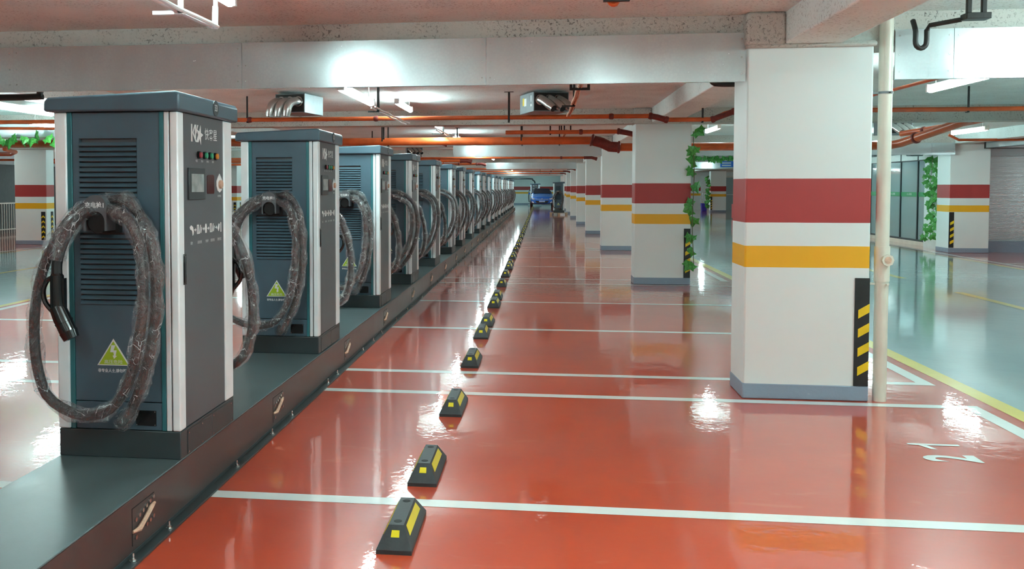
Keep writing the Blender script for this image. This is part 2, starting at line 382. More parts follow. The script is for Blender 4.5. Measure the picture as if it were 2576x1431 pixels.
m = MB().box(X0, X1, Y0, Y1, SLAB, SLAB + 0.2)
ceil = tag(m.obj('ceiling', M['slab'], smooth=0), kind='structure')
tn = [0]
def trim(x0, x1, y0, y1, z0, z1, mat, bevel=0.012):
    tn[0] += 1
    return tag(MB().box(x0, x1, y0, y1, z0, z1).obj('trim_%d' % tn[0], mat, bevel=bevel), kind='structure')
for k in range(-1, 10):
    y = YC + P8 * k
    trim(X0, X1, y + 0.06, y + 0.42, BB, SLAB + 0.01, M['beam'])
for a, b in ((1.71, 2.10), (-6.01, -5.61), (9.50, 9.90), (-13.65, -13.25)):
    trim(a, b, Y0, Y1, BB + 0.015, SLAB + 0.01, M['slab'])
# walls
def wall(name, x0, x1, y0, y1, z0, z1, mat): return tag(MB().box(x0, x1, y0, y1, z0, z1).obj(name, mat, smooth=0), kind='structure')
wall('wall_far', X0, X1, Y1, Y1 + 0.2, 0, SLAB, M['column'])
wall('wall_back', X0, X1, Y0 - 0.2, Y0, 0, SLAB, M['column'])
wall('wall_left', X0 - 0.2, X0, Y0, Y1, 0, SLAB, M['grey_wall'])
wall('wall_right', X1, X1 + 0.2, Y0, Y1, 0, SLAB, M['grey_wall'])
wall('wall_aisle_end', 9.0, X1, 66, 66.2, 0, SLAB, M['column'])
wall('wall_shop_end', 9.9, 14.2, 34.6, 34.8, 0, SLAB, M['panel_white'])
wall('wall_aisle_side', 14.0, 14.2, 34.8, 66.0, 0, SLAB, M['panel_white'])
wall('wall_pier', 9.75, 10.4, 47.6, 48.1, 0, SLAB, M['panel_white'])
wall('wall_shop_pier', 9.62, 9.95, 23.82, 24.98, 0, SLAB, M['panel_white'])
wall('wall_lit_doorway', 10.9, 11.55, 65.9, 66.0, 0.1, 2.3, M['panel_white'])
wall('wall_shutter_side', 10.34, X1, 23.4, 23.6, 0, 0.26, M['skirting'])
wall('wall_above_shutter', 10.34, X1, 23.4, 23.6, 2.26, SLAB, M['grey_wall'])
wall('wall_above_shop', 9.88, 10.0, 25.0, 34.6, 2.43, SLAB, M['galv_dark'])
tag(MB().box(X0, 9.0, Y1 - 0.02, Y1 - 0.001, 0, 0.11).obj('baseboard_far', M['skirting']), kind='structure')

# ------------------------------------------------------------------ columns
def hazard(parent, w, z0, z1, loc, rz, name='corner_guard', chev=False, n=5):
    g = MB().box(0, w, -0.008, 0, z0, z1).obj(name, M['haz_black'], parent, bevel=0.002); g.location = loc; g.rotation_euler[2] = rz
    step = (z1 - z0 - 0.09) / n
    for i in range(n - 1 if not chev else n):
        z = z0 + 0.04 + (i + (0.25 if not chev else 0.2)) * step; h = step * 0.45
        mm = MB()
        if chev:
            mm.prism([(0.012, z + h * .3), (w / 2, z + h), (w - .012, z + h * .3), (w - .012, z - h * .4), (w / 2, z + h * .3), (0.012, z - h * .4)], 'y', -0.010, -0.007)
        else:
            mm.prism([(w * .24, z), (w, z + h * 0.75), (w, z + h * 1.75), (w * .24, z + h)], 'y', -0.010, -0.007)
        mm.obj('yellow_stripe', M['haz_yellow'], g)
    return g
def column(x0, x1, y0, y1, label, guard=True, group='banded columns', capital=True):
    cx, cy = (x0 + x1) / 2, (y0 + y1) / 2; a, b, c, d = x0 - cx, x1 - cx, y0 - cy, y1 - cy
    r = thing('concrete_column', label, 'column', (cx, cy, 0), 0, group)
    MB().box(a, b, c, d, 0.09, BB).obj('shaft', M['column'], r, bevel=0.012)
    MB().box(a - .004, b + .004, c - .004, d + .004, 0, 0.112).obj('skirting', M['skirting'], r, bevel=0.008)
    if capital:
        mm = MB()
        mm.box(a - .012, b + .012, c - .045, d + .02, BB - 0.01, BB + .03)
        mm.box(a - .02, a + .25, c - .06, c + .14, BB + 0.01, SLAB)
        mm.obj('rough_capital', M['beam'], r, bevel=0.02)
    if guard:
        hazard(r, 0.10, 0.112, 0.885, (b - 0.10, c, 0), 0)
    return r
for k in range(-1, 9):
    y = YC + P8 * k
    nm = {-1: 'white banded column behind the camera on the right of the red bays', 0: 'large white column with red and yellow bands, nearest the camera, beside the ivory pipe'}.get(k,
         'white banded column at the right of the red bays, %s from the camera' % ORD[k])
    column(1.46, 2.32, y, y + 0.45, nm, group='columns along the right of the red bays')
    column(-6.24, -5.38, y, y + 0.45, 'white banded column left of the charger row, %s row from the camera' % ORD[k + 1], group='columns left of the chargers', guard=False)
for k in range(1, 8):
    y = YC + P8 * k
    if k != 1:
        r = column(-13.95, -13.05, y + (0.0 if k > 2 else 0.35), y + 0.75, 'white banded column with chevron guards across the left aisle, %s from the camera' % ORD[k - 2], guard=False, group='columns across the left aisle', capital=False)
        hazard(r, 0.12, 0.12, 0.88, (0.29, -0.0 - (0.375 if k > 2 else 0.20), 0), 0, chev=True)
        hazard(r, 0.12, 0.12, 0.88, (0.45, 0.0, 0), PI / 2, chev=True)
rc = column(9.45, 10.33, 23.1, 23.8, 'white banded column at the right end of the shop windows, ivy on its side', guard=False, group='columns across the right aisle', capital=False)
hazard(rc, 0.11, 0.12, 0.95, (-0.44, -0.35, 0), 0)
fc = column(10.42, 11.36, 59.5, 60.0, 'small distant white banded column seen between the two nearest columns', guard=False, group='columns across the right aisle', capital=False)
hazard(fc, 0.11, 0.12, 0.95, (-0.47, -0.25, 0), 0)

# ------------------------------------------------------------------ galvanised smoke curtains
def curtain(y, x0, x1, z0, z1, label, seams):
    r = thing('smoke_curtain', label, 'metal panel', ((x0 + x1) / 2, y, z0), 0, 'galvanised smoke curtains'); cx = (x0 + x1) / 2
    xs = [x0] + [s_ for s_ in sorted(seams) if x0 + .1 < s_ < x1 - .1] + [x1]
    for i, (a, b) in enumerate(zip(xs[:-1], xs[1:])):
        mm = MB(); o_ = -0.003 if i % 2 else 0
        mm.box(a - cx + .001, b - cx - .001, o_ - 0.012, o_, 0, z1 - z0)
        mm.box(a - cx + .001, b - cx - .001, o_ - 0.012, 0.03, -0.004, 0.0)
        p = mm.obj('sheet_panel', M['galv'], r)
        q = MB()
        for s_ in (a - cx + .03, b - cx - .03):
            for zz in (0.05, 0.17, 0.3): q.cyl((s_, o_ - .012, zz), (s_, o_ - .016, zz), 0.005, 8)
        q.obj('rivets', M['chrome'], p)
seams = [-0.41 + 1.88 * i for i in range(-12, 10)]
for k, (yy, segs) in enumerate(((6.985, ((-5.37, 1.455), (2.47, 9.9), (-18, -6.26))), (22.985, ((-2.16, 1.455), (2.36, 9.5))),
                                (38.985, ((-2.28, 1.455), (2.36, 9.5))), (62.985, ((-3.2, 1.455),)), (14.985, ((-13.0, -6.26),)))):
    for j, (a, b) in enumerate(segs):
        if yy > 14 and yy < 15: z0, z1 = 2.37, 2.62
        else: z0, z1 = (2.295, 2.64) if yy < 10 else (2.29, 2.56)
        where = {0: 'over the charger bays', 1: 'over the right-hand aisle', 2: 'over the left-hand aisle'}[j] if yy != 14.985 else 'with ivy garland over the left-hand aisle'
        curtain(yy, a, b, z0, z1, 'galvanised steel smoke curtain %s, %s from the camera' % (where, {6.985: 'nearest', 14.985: 'second', 22.985: 'third', 38.985: 'fourth', 62.985: 'farthest'}[yy]), seams + [2.86])
# ------------------------------------------------------------------ lamps
def lamp_parts(L, hang):
    h = MB().box(-.014, .014, 0, L, 0.026, 0.05)
    for yy in (0.15, L - 0.15): h.cyl((0, yy, 0.05), (0, yy, 0.05 + hang), 0.006, 6)
    e = MB().box(-.030, .030, -0.02, 0.02, -0.02, 0.052)
    prof = [(.030 * math.cos(2 * PI * i / 10), -.003 + .028 * math.sin(2 * PI * i / 10)) for i in range(10)]
    tb = MB().prism(prof, 'y', 0.02, L - 0.02)
    return h.mesh('housing', M['white_metal']), e.mesh('end_cap', M['white_metal']), tb.mesh('tube', M['tube'])
LP = {}
def lamp(x, y, z, label, L=1.3, group='fluorescent ceiling lamps', rz=0):
    hang = round(SLAB - z - 0.05, 3); k = (L, hang)
    if k not in LP: LP[k] = lamp_parts(L, hang)
    r = thing('tube_lamp', label, 'lamp', (x, y, z), rz, group)
    inst(LP[k][0], 'housing', r); inst(LP[k][1], 'end_cap', r); inst(LP[k][1], 'end_cap', r, (0, L, 0)); inst(LP[k][2], 'lamp_tube', r)
lamp(-1.82, 4.05, 2.62, 'bright tube lamp at the top edge left of centre, nearest over the chargers')
lamp(-1.75, 8.05, 2.40, 'low-hung bright tube lamp just below the nearest metal curtain', 1.5)
for i, y in enumerate([12.1, 16.2, 20.1] + list(range(24, 82, 4))):
    lamp(-1.88, y, 2.64, 'bright ceiling tube lamp over the charger row, %s from the camera' % ORD[i + 2], group='lamps over the charger row')
for i, (x, y, z) in enumerate(((3.8, 5.2, 2.62), (3.84, 8.6, 2.5), (3.22, 17.6, 2.62), (3.5, 24.2, 2.5), (3.5, 32, 2.5), (3.5, 40, 2.5), (3.5, 48, 2.5), (3.5, 56, 2.5), (3.5, 66, 2.5))):
    lamp(x, y, z, 'tube lamp along the near side of the right-hand aisle, %s from the camera' % ORD[i], group='lamps over the right aisle')
for i, (x, y) in enumerate(((7.6, 3.0), (7.4, 10.4), (7.35, 16.6), (7.25, 20.9), (7.3, 27), (7.3, 35), (7.3, 43), (7.3, 51), (7.3, 59), (12.5, 14), (13.0, 20.0))):
    lamp(x, y, 2.5, 'tube lamp along the far side of the right-hand aisle, %s from the camera' % ORD[i], group='lamps over the right aisle')
for i, (x, y, z) in enumerate(((-6.04, 9.65, 2.44), (-7.7, 13.3, 2.5), (-7.9, 21, 2.5), (-8, 29, 2.5), (-8, 37, 2.5), (-8, 45, 2.5), (-8, 53, 2.5), (-8, 61, 2.5), (-8, 69, 2.5))):
    lamp(x, y, z, 'tube lamp along the near side of the left-hand aisle, %s from the camera' % ORD[i], group='lamps over the left aisle')
for i, (x, y) in enumerate(((-11.4, 10), (-11.4, 18), (-11.4, 26), (-11.4, 34), (-11.4, 42), (-11.4, 50), (-11.4, 58), (-15.5, 22), (-15.5, 30))):
    lamp(x, y, 2.5, 'tube lamp along the far side of the left-hand aisle, %s from the camera' % ORD[i], group='lamps over the left aisle')
for x, y in ((-1.85, 0.2), (-1.85, -4), (-1.85, -7.5), (0.8, 1.9), (0.8, -1.6), (0.8, -5), (3.8, 1.6), (3.8, -1), (3.8, -5), (7.5, -3), (-7.8, 5), (-7.8, -2)):  # unseen lamps: rows carried on, plus some added to brighten the near ceiling
    lamp(x, y, 2.62, 'unseen tube lamp around the camera, giving fill light', group='unseen fill lamps around the camera')
# ------------------------------------------------------------------ plinth under the chargers
PXL, PXR, PZ, PY1 = -2.262, -1.662, 0.257, 61.0
pl = thing('charger_plinth', 'long low dark steel plinth under the row of charging cabinets', 'plinth', (-1.96, 0, 0))
def lx(x): return x + 1.96
MB().box(lx(PXL), lx(PXR), -3.0, PY1, PZ - .008, PZ).obj('top_plate', M['plinth_side'], pl, bevel=0.003)
MB().box(lx(PXR) - .006, lx(PXR), -3.0, PY1, 0.012, PZ - .008).box(lx(PXL), lx(PXL) + .006, -3.0, PY1, 0.012, PZ - .008).box(lx(PXL), lx(PXR), PY1 - .006, PY1, 0.012, PZ - .008).obj('side_plate', M['plinth_floor_tint'], pl)
MB().box(lx(PXR), lx(-1.612), -3.0, PY1, 0.0, 0.012).box(lx(PXR), lx(PXR) + .003, -3, PY1, .012, .03).obj('floor_flange', M['cab_base'], pl, bevel=0.002)
bm_ = MB(); bm_.cyl((0, 0, 0), (0, 0, .004), .016, 12); bm_.cyl((0, 0, .004), (0, 0, .013), .010, 6); bm_.cyl((0, 0, .013), (0, 0, .034), .0045, 8)
bolt = bm_.mesh('anchor_bolt', M['chrome'])
yb = 2.9
by = [3.2, 3.54, 3.91, 4.84, 5.51, 5.97, 7.02, 7.36, 8.46, 9.0, 9.48, 10.46]
while by[-1] < 58: by.append(by[-1] + random.choice((0.5, 0.9, 1.0)))
for y in by: inst(bolt, 'anchor_bolt', pl, (lx(-1.635), y, 0.012))
# access covers: hairline joint, two rows of cable-entry grommets and a pale cut sleeve
cb = MB(); cb.box(0, .002, 0, .004, -.08, .075).box(0, .002, 0, .22, .073, .077)
cov = cb.mesh('cover_joint', M['recess'])
sl = MB(); sl.tube([(0.004, .0, -.02), (.012, .05, -.022), (.014, .10, .0), (.012, .17, .03), (.004, .22, .03)], [.006, .012, .010, .011, .006], 8)
slm = sl.mesh('cut_sleeve', M['cream_cable'])
gr = MB()
for i in range(6): gr.cyl((0, .03 + .035 * i, .022 + .008 * i), (.008, .03 + .035 * i, .022 + .008 * i), .009, 10)
for i in (0, 3, 4, 5): gr.cyl((0, .03 + .035 * i, -.052 + .006 * i), (.008, .03 + .035 * i, -.052 + .006 * i), .009, 10)
grm = gr.mesh('grommets', M['chrome'])
for y in [3.59, 5.62, 7.76, 9.77, 11.93] + [14 + 2.1 * i for i in range(21)]:
    c = inst(cov, 'access_cover', pl, (lx(PXR) - .0005, y, .132)); inst(slm, 'cable_sleeve', c); inst(grm, 'grommet_rows', c)

# ------------------------------------------------------------------ charging cabinet
W, D = 0.30, 0.75
def arc(cx, cz, r, a0, a1, n): return [(cx + r * math.cos(math.radians(a0 + (a1 - a0) * i / n)), cz + r * math.sin(math.radians(a0 + (a1 - a0) * i / n))) for i in range(n + 1)]
LV = ((1.225, 1.501), (0.722, 1.060))
LX0, LX1, PITCH = -.184, .099, 0.0239
slat_mesh = None
def build_cabinet(detail):
    global slat_mesh
    r = thing('charging_cabinet', 'x', 'charger')
    MB().box(-W, W, 0, D, 0, .131).obj('base', M['cab_base'], r, bevel=.004)
    b = MB().box(-.262, .262, .03, D - .03, .131, 1.623)
    b.obj('carcass', M['cab_side'], r)
    # side claddings
    MB().box(.262, .295, .070, .628, .133, 1.623).box(-.295, -.262, .07, .68, .133, 1.623).obj('side_panel', M['cab_side'], r, bevel=.002)
    # aluminium posts
    def post(x0, x1, y0, y1, m_='alu_w'): return MB().box(x0, x1, y0, y1, .133, 1.623).obj('corner_post', M[m_], r, bevel=.007)
    post(.262, .302, -.004, .069); post(-.302, -.242, -.004, .069); post(.262, .302, .629, D); post(-.302, -.262, .68, D)
    MB().box(.232, .257, .0, .05, .133, 1.623).obj('door_edge_profile', M['alu'], r, bevel=.004)
    MB().box(-.242, -.218, .002, .04, .133, 1.623).box(.209, .231, .002, .04, .133, 1.623).obj('edge_strip', M['teal'], r, bevel=.002)
    MB().box(.256, .263, .012, .05, .133, 1.623).obj('post_joint', M['recess'], r)
    # front door as a frame around two louvre fields
    d = MB(); y0, y1 = .006, .028; dz0 = .268
    d.box(-.216, LX0, y0, y1, dz0, 1.62).box(LX1, .208, y0, y1, dz0, 1.62)
    for a, c in ((dz0, LV[1][0]), (LV[1][1], LV[0][0]), (LV[0][1], 1.62)): d.box(LX0, LX1, y0, y1, a, c)
    door = d.obj('door', M['cab'], r, bevel=0)
    MB().box(-.216, .208, y0, y1, .134, .262).obj('lower_panel', M['cab'], r, bevel=.002)
    MB().box(LX0 - .01, LX1 + .01, .040, .044, .70, 1.52).obj('louvre_backing', M['recess'], door)
    s_ = MB(); s_.add([(LX0, -.003, 0), (LX1, -.003, 0), (LX1, .010, .0145), (LX0, .010, .0145), (LX0, -.001, -.0025), (LX1, -.001, -.0025), (LX1, .012, .0120), (LX0, .012, .0120)],
                      [(0, 1, 2, 3), (7, 6, 5, 4), (0, 4, 5, 1), (3, 2, 6, 7)])
    if slat_mesh is None: slat_mesh = s_.mesh('slat', M['cab'], 0)
    zs = [z0 + .004 + PITCH * i for z0, z1 in LV for i in range(int((z1 - z0) / PITCH))]
    if detail:
        for z in zs: inst(slat_mesh, 'slat', door, (0, 0, z))
    else:
        q = MB()
        for z in zs: q.add([(a, b_, c + z) for a, b_, c in s_.v], s_.f)
        tag(q.obj('louvre_slats', M['cab'], door, smooth=0), kind='stuff')
    # warning triangle and prints
    tri = MB(); tri.prism([(-.027, .562), (-.108, .436), (.054, .436)], 'y', .0035, .006)
    tr_ = tri.obj('warning_triangle', M['print_white'], r)
    MB().prism([(-.027, .550), (-.0985, .4405), (.0445, .4405)], 'y', .0020, .0036).obj('lime_face', M['warn_green'], tr_)
    MB().prism([(-.036, .532), (-.016, .532), (-.026, .508), (-.010, .508), (-.016, .482), (-.008, .482), (-.0235, .468), (-.030, .484), (-.0235, .483), (-.026, .499), (-.042, .499)], 'y', .0008, .0021).obj('bolt_symbol', M['print_white'], tr_)
    inst(text_mesh('高压危险', .020, M['print_white'], 1.15), 'print', tr_, (-.027, .0016, .452), R_FRONT)
    inst(text_mesh('非专业人士,请勿打开', .0185, M['print_white'], .92, .0004), 'print', r, (-.027, .0052, .410), R_FRONT)
    # name plate
    npl = MB().box(.081, .180, .002, .006, .155, .227).obj('rating_plate', M['black_plastic'], r, bevel=.001)
    q = MB()
    for x in (.086, .175):
        for z in (.160, .222): q.cyl((x, .002, z), (x, -.001, z), .003, 8)
    q.obj('rivets', M['chrome'], npl)
    # cap with sloping top
    cap = MB().prism([(-.338, 1.624), (.322, 1.624), (.322, 1.702), (.306, 1.716), (-.318, 1.690), (-.338, 1.672)], 'y', -.034, D + .05).obj('cap', M['cab'], r, bevel=.010)
    # front hook plate
    def holster(y_dir, yo, parent, cx, txt):
        h = MB()
        out = [(cx - .056, 1.075)] + [(x, z) for x, z in reversed(arc(cx, 1.182, .056, 0, 180, 14))] + [(cx + .056, 1.075)]
        inn = [(cx + .046, 1.075)] + arc(cx, 1.118, .046, 0, 180, 12) + [(cx - .046, 1.075)]
        h.prism(out + inn, 'y', yo + y_dir * .122, yo + y_dir * .118)
        # rim back to the door
        pts = out
        for (xa, za), (xb, zb) in zip(pts[:-1], pts[1:]):
            h.add([(xa, yo + y_dir * .120, za), (xb, yo + y_dir * .120, zb), (xb, yo, zb), (xa, yo, za)], [(0, 1, 2, 3)])
        p = h.obj('gun_holster', M['cab_side'], parent, smooth=50)
        k = MB(); k.cyl((cx, yo + y_dir * .002, 1.12), (cx, yo + y_dir * .10, 1.108), .046, 20)
        k.box(cx - .05, cx + .075, min(yo, yo + y_dir * .035), max(yo, yo + y_dir * .035), 1.062, 1.20)
        k.obj('socket', M['recess'], p, bevel=.003)
        inst(text_mesh(txt, .030, M['print_white'], .92, .0006), 'print', p, (cx, yo + y_dir * .1232, 1.190), R_FRONT if y_dir < 0 else (PI / 2, 0, PI))
        return p
    holster(-1, .006, r, -.050, '充电枪1'); holster(1, D - .03, r, .050, '充电枪2')
    # back face louvre field
    MB().box(-.24, .24, D - .03, D - .012, .15, 1.61).obj('back_door', M['cab'], r, bevel=.002)
    # right side: base covers, handle, prints, lamps, screen
    bp = MB().box(.300, .303, .085, .412, .004, .118).box(.300, .303, .416, .735, .004, .118).obj('base_cover', M['cab_base'], r, bevel=.001)
    q = MB()
    for y in (.095, .27, .43, .70):
        for z in (.015, .105): q.cyl((.303, y, z), (.305, y, z), .004, 8)
    q.obj('screws', M['chrome'], bp)
    hd = MB().box(.302, .306, .046, .080, .815, .960).box(.306, .312, .050, .064, .825, .950).obj('door_handle', M['black_plastic'], r, bevel=.002)
    S = .2955
    pnl = MB().box(S - .001, S + .008, .128, .345, 1.213, 1.366).obj('screen_surround', M['cab_base'], r, bevel=.002)
    MB().box(S + .007, S + .009, .159, .323, 1.250, 1.338).obj('display', M['screen'], pnl)
    MB().prism([(.392, 1.24), (.482, 1.24), (.488, 1.25), (.488, 1.33), (.47, 1.337), (.40, 1.335), (.388, 1.33), (.388, 1.25)], 'x', S - .001, S + .002).obj('card_reader', M['card'], r)
    es = MB().prism([(.569 + a, z) for a, z in [(0, 1.246), (.028, 1.256), (.044, 1.28), (.044, 1.305), (.02, 1.328), (0, 1.344), (-.02, 1.328), (-.044, 1.305), (-.044, 1.28), (-.028, 1.256)]], 'x', S - .001, S + .002)
    e_ = es.obj('stop_button', M['print_white'], r); MB().cyl((S, .569, 1.288), (S + .016, .569, 1.288), .022, 16).obj('button_cap', M['cream_cable'], e_, bevel=.003)
    inst(text_mesh('急停按钮', .013, M['print_white']), 'print', e_, (S + .001, .565, 1.227), R_SIDE)
    for (y, mm_) in ((.268, 'lens_red'), (.345, 'lens_green'), (.421, 'lens_green'), (.499, 'lens_orange')):
        k = MB().cyl((S, y, 1.431), (S + .012, y, 1.431), .019, 16).obj('indicator_lamp', M['black_plastic'], r)
        MB().cyl((S + .010, y, 1.431), (S + .020, y, 1.431), .0145, 14).obj('lens', M[mm_], k)
    for y, tx in ((.246, '电源'), (.320, '充电1'), (.397, '充电2'), (.472, '故障')):
        inst(text_mesh(tx, .013, M['print_white']), 'print', r, (S + .0012, y, 1.401), R_SIDE)
    # logo of slanted strokes and a star, then three characters
    lg = MB(); H0, H1 = 1.493, 1.577
    def st(a, b, w_):
        lg.prism([(a[0], a[1]), (a[0] + w_, a[1]), (b[0] + w_, b[1]), (b[0], b[1])], 'x', S - .0005, S + .0012)
    st((.180, H0), (.180, H1), .013); st((.196, 1.535), (.226, H1), .011); st((.196, 1.537), (.236, H0), .014)
    st((.228, 1.51), (.232, H1), .012); st((.236, 1.535), (.262, H1), .011)
    sc_ = [(.292 + (.047 if i % 2 == 0 else .019) * math.sin(2 * PI * i / 10 + .25), 1.529 + (.050 if i % 2 == 0 else .019) * math.cos(2 * PI * i / 10 + .25)) for i in range(10)]
    lg.prism(sc_, 'x', S - .0005, S + .0013); st((.243, H0), (.272, 1.530), .030)
    lg.obj('logo_print', M['print_white'], r)
    inst(text_mesh('快客星', .062, M['print_white'], .98, .0004), 'name_print', r, (S + .0012, .448, 1.534), R_SIDE)
    # instruction pictograms
    ic = MB()
    def bx(y0_, y1_, z0_, z1_): ic.box(S - .0005, S + .0012, y0_, y1_, z0_, z1_)
    def arrow(y):
        bx(y, y + .016, 1.064, 1.069); ic.prism([(y + .014, 1.058), (y + .026, 1.0665), (y + .014, 1.075)], 'x', S - .0005, S + .0012)
    ic.prism([(.150, 1.082), (.168, 1.09), (.19, 1.082), (.20, 1.06), (.196, 1.046), (.186, 1.04), (.182, 1.06), (.172, 1.068), (.156, 1.07)], 'x', S - .0005, S + .0012)
    arrow(.208)
    bx(.245, .251, 1.045, 1.09); bx(.251, .268, 1.085, 1.09); bx(.251, .268, 1.045, 1.05); bx(.262, .268, 1.05, 1.085)
    ic.prism([(.274, 1.045), (.280, 1.045), (.296, 1.088), (.290, 1.088)], 'x', S - .0005, S + .0012); ic.prism([(.292, 1.05), (.298, 1.047), (.312, 1.074), (.306, 1.077)], 'x', S - .0005, S + .0012)
    arrow(.322); ic.prism([(.358, 1.045), (.374, 1.045), (.378, 1.07), (.372, 1.09), (.360, 1.09), (.354, 1.07)], 'x', S - .0005, S + .0012); arrow(.388)
    bx(.424, .430, 1.045, 1.09); bx(.430, .446, 1.085, 1.09); bx(.430, .446, 1.045, 1.05); bx(.440, .446, 1.05, 1.085)
    ic.prism([(.452, 1.045), (.458, 1.045), (.474, 1.088), (.468, 1.088)], 'x', S - .0005, S + .0012); ic.prism([(.470, 1.05), (.476, 1.047), (.490, 1.074), (.484, 1.077)], 'x', S - .0005, S + .0012)
    arrow(.502); ic.prism([(.536, 1.06), (.552, 1.084), (.566, 1.082), (.562, 1.06), (.55, 1.045)], 'x', S - .0005, S + .0012); bx(.580, .590, 1.04, 1.09)
    ic.obj('pictogram_print', M['print_white'], r)
    for y, tx in ((.17, '插枪'), (.277, '启动充电'), (.378, '充电中'), (.458, '结束充电'), (.56, '拔枪归位')):
        inst(text_mesh(tx, .017, M['print_white'], .85), 'print', r, (S + .0012, y, 1.003), R_SIDE)
    return r

def gun_mesh():
    g = MB(); g.tube([(0, 0, .02), (0, 0, .0), (0, 0, -.01)], [.018, .024, .030], 14)
    g.tube([(0, 0, -.008), (0, 0, -.06), (.002, 0, -.14), (.006, 0, -.175)], [.030, .031, .033, .034], 16)
    g.tube([(-.002, 0, -.150), (.022, 0, -.205), (.050, 0, -.262)], [.036, .040, .040], 18)
    g.tube([(.050, 0, -.262), (.066, 0, -.295)], [.042, .036], 18); g.tube([(.030, -.004, -.217), (.033, -.004, -.223)], [.0425, .0425], 18)
    g.tube(smooth_path([(-.022, 0, -.022), (-.05, 0, -.035), (-.066, 0, -.08), (-.056, 0, -.135), (-.024, 0, -.175)], .02), [.0105] * 60, 8) if False else None
    path = smooth_path([(-.020, 0, -.022), (-.045, 0, -.03), (-.066, 0, -.075), (-.058, 0, -.13), (-.016, 0, -.180)], .015)
    g.tube(path, .012, 8)
    g.box(.028, .040, -.012, .012, -.155, -.02)
    return g.mesh('charging_gun', M['black_plastic'])
GUN = gun_mesh()
def cable_set(parent, var, back=False, seed=0):
    random.seed(100 + seed)
    sxl, sxr, dx, sz = var
    A = [(.015, .02, .200), (.035, -.05, .180), (.075, -.085, .205), (.122, -.11, .279), (.171, -.12, .39), (.212, -.125, .537), (.236, -.125, .682), (.241, -.125, .826),
         (.231, -.12, .952), (.207, -.115, 1.06), (.158, -.11, 1.160), (.088, -.09, 1.214), (.025, -.052, 1.212), (-.050, -.045, 1.205), (-.105, -.06, 1.190), (-.157, -.10, 1.145),
         (-.219, -.13, 1.058), (-.273, -.14, .949), (-.306, -.145, .839), (-.328, -.15, .711), (-.332, -.15, .565), (-.318, -.15, .436), (-.278, -.15, .327), (-.204, -.15, .262),
         (-.108, -.145, .232), (-.012, -.14, .242), (.062, -.15, .300), (.122, -.16, .40), (.160, -.165, .52), (.186, -.165, .66), (.196, -.16, .80), (.190, -.155, .93),
         (.168, -.145, 1.04), (.120, -.13, 1.12), (.058, -.115, 1.155), (.0, -.086, 1.175), (-.06, -.086, 1.178), (-.118, -.115, 1.145), (-.165, -.14, 1.075), (-.197, -.155, .99), (-.212, -.16, .925), (-.213, -.16, .885)]
    P = []
    for x, y, z in A:
        x2 = x * (sxl if x < 0 else sxr) + (dx if z < 1.1 else dx * .2)
        P.append((x2, y, (z - .6) * (sz if z < .6 else 1) + .6 + random.uniform(-.004, .004)))
    if back: P = [(-x, D - .024 - y, z) for x, y, z in P]
    P = smooth_path(P, .04)
    c = MB().tube(P, .024, 10).obj('charging_cable', M['black_rubber'], parent)
    # loose film sleeve, wider than the cable and crinkled
    n = len(P); rs = []
    for i in range(n): rs.append(.036 + .006 * math.sin(i * 1.7 + seed) + .004 * math.sin(i * .63 + 2) + random.uniform(-.003, .003))
    Q = []
    for i in range(2, n - 3):
        for k in range(2): Q.append((P[i].lerp(P[i + 1], k / 2), rs[i] + (rs[i + 1] - rs[i]) * k / 2 + random.uniform(-.0015, .0015)))
    MB().tube([q[0] for q in Q], [q[1] for q in Q], 16, False, 0.085).obj('film_sleeve', M['film'], c, smooth=24)
    sg = -1 if back else 1
    MB().tube([Vector(P[i]) for i in range(0, 7)], [.04, .043, .040, .044, .041, .040, .034], 14, False, .05).obj('film_gather', M['film'], c, smooth=60)
    e = P[-1]
    inst(GUN, 'charging_gun', c, tuple(e), (0, 0, PI if back else 0))
CAB_D = build_cabinet(True); CAB_S = build_cabinet(False)
ys = [4.12, 6.90, 9.65, 12.05, 14.85]
while len(ys) < 21: ys.append(ys[-3] + 8.0)
xs = [-1.962, -1.978, -1.985] + [-1.985] * 20
VARS = [(1, 1, 0, 1), (1.30, .96, -.02, 1.0), (1.05, .94, 0, 1.02), (1.0, 1.55, .03, .98), (1.0, 1.45, .02, 1.0), (1.1, 1.6, .03, 1.0)]
cabs = [CAB_D]
for i in range(1, len(ys)):
    cabs.append(copy_tree(CAB_D) if i < 3 else (CAB_S if i == 3 else copy_tree(CAB_S)))
for i, (r, y) in enumerate(zip(cabs, ys)):
    r.location = (xs[i], y, PZ)
    num = 33 - i
    r['label'] = 'slate charging cabinet numbered %d, %s from the camera in the row' % (num, ORD[i]) if i < 3 else 'slate charging cabinet on the plinth, %s from the camera in the row' % ORD[i]
    r['group'] = 'charging cabinets in a row on the plinth'
    b = MB().cyl((.320, .448, 1.672), (.3245, .448, 1.672), .040, 24).obj('number_badge', M['cab_base'], r)
    inst(text_mesh(str(num), .046, M['print_white'], .9, .0006), 'number_print', b, (.3255, .448, 1.672), R_SIDE)
    v = VARS[i] if i < 4 else VARS[3 + i % 3]
    cable_set(r, v, False, i)
    if i < 8: cable_set(r, (1.12, 1, 0, 1), True, 50 + i)
random.seed(11)
def far_cab(x, y, z, rz, label):
    r = copy_tree(CAB_S); 
    for ch in list(r.children):
        if ch.name.split('.')[0] in ('charging_cable', 'number_badge'):
            for g in list(ch.children): bpy.data.objects.remove(g)
            bpy.data.objects.remove(ch)
    r.location = (x, y, z); r.rotation_euler[2] = rz; r['label'] = label; r['group'] = 'charging cabinets standing apart'
    return r
r1 = far_cab(.98, 52.0, .12, 0, 'dark charging cabinet on a pallet right of the blue car'); cable_set(r1, (1, 1, 0, 1), False, 70)
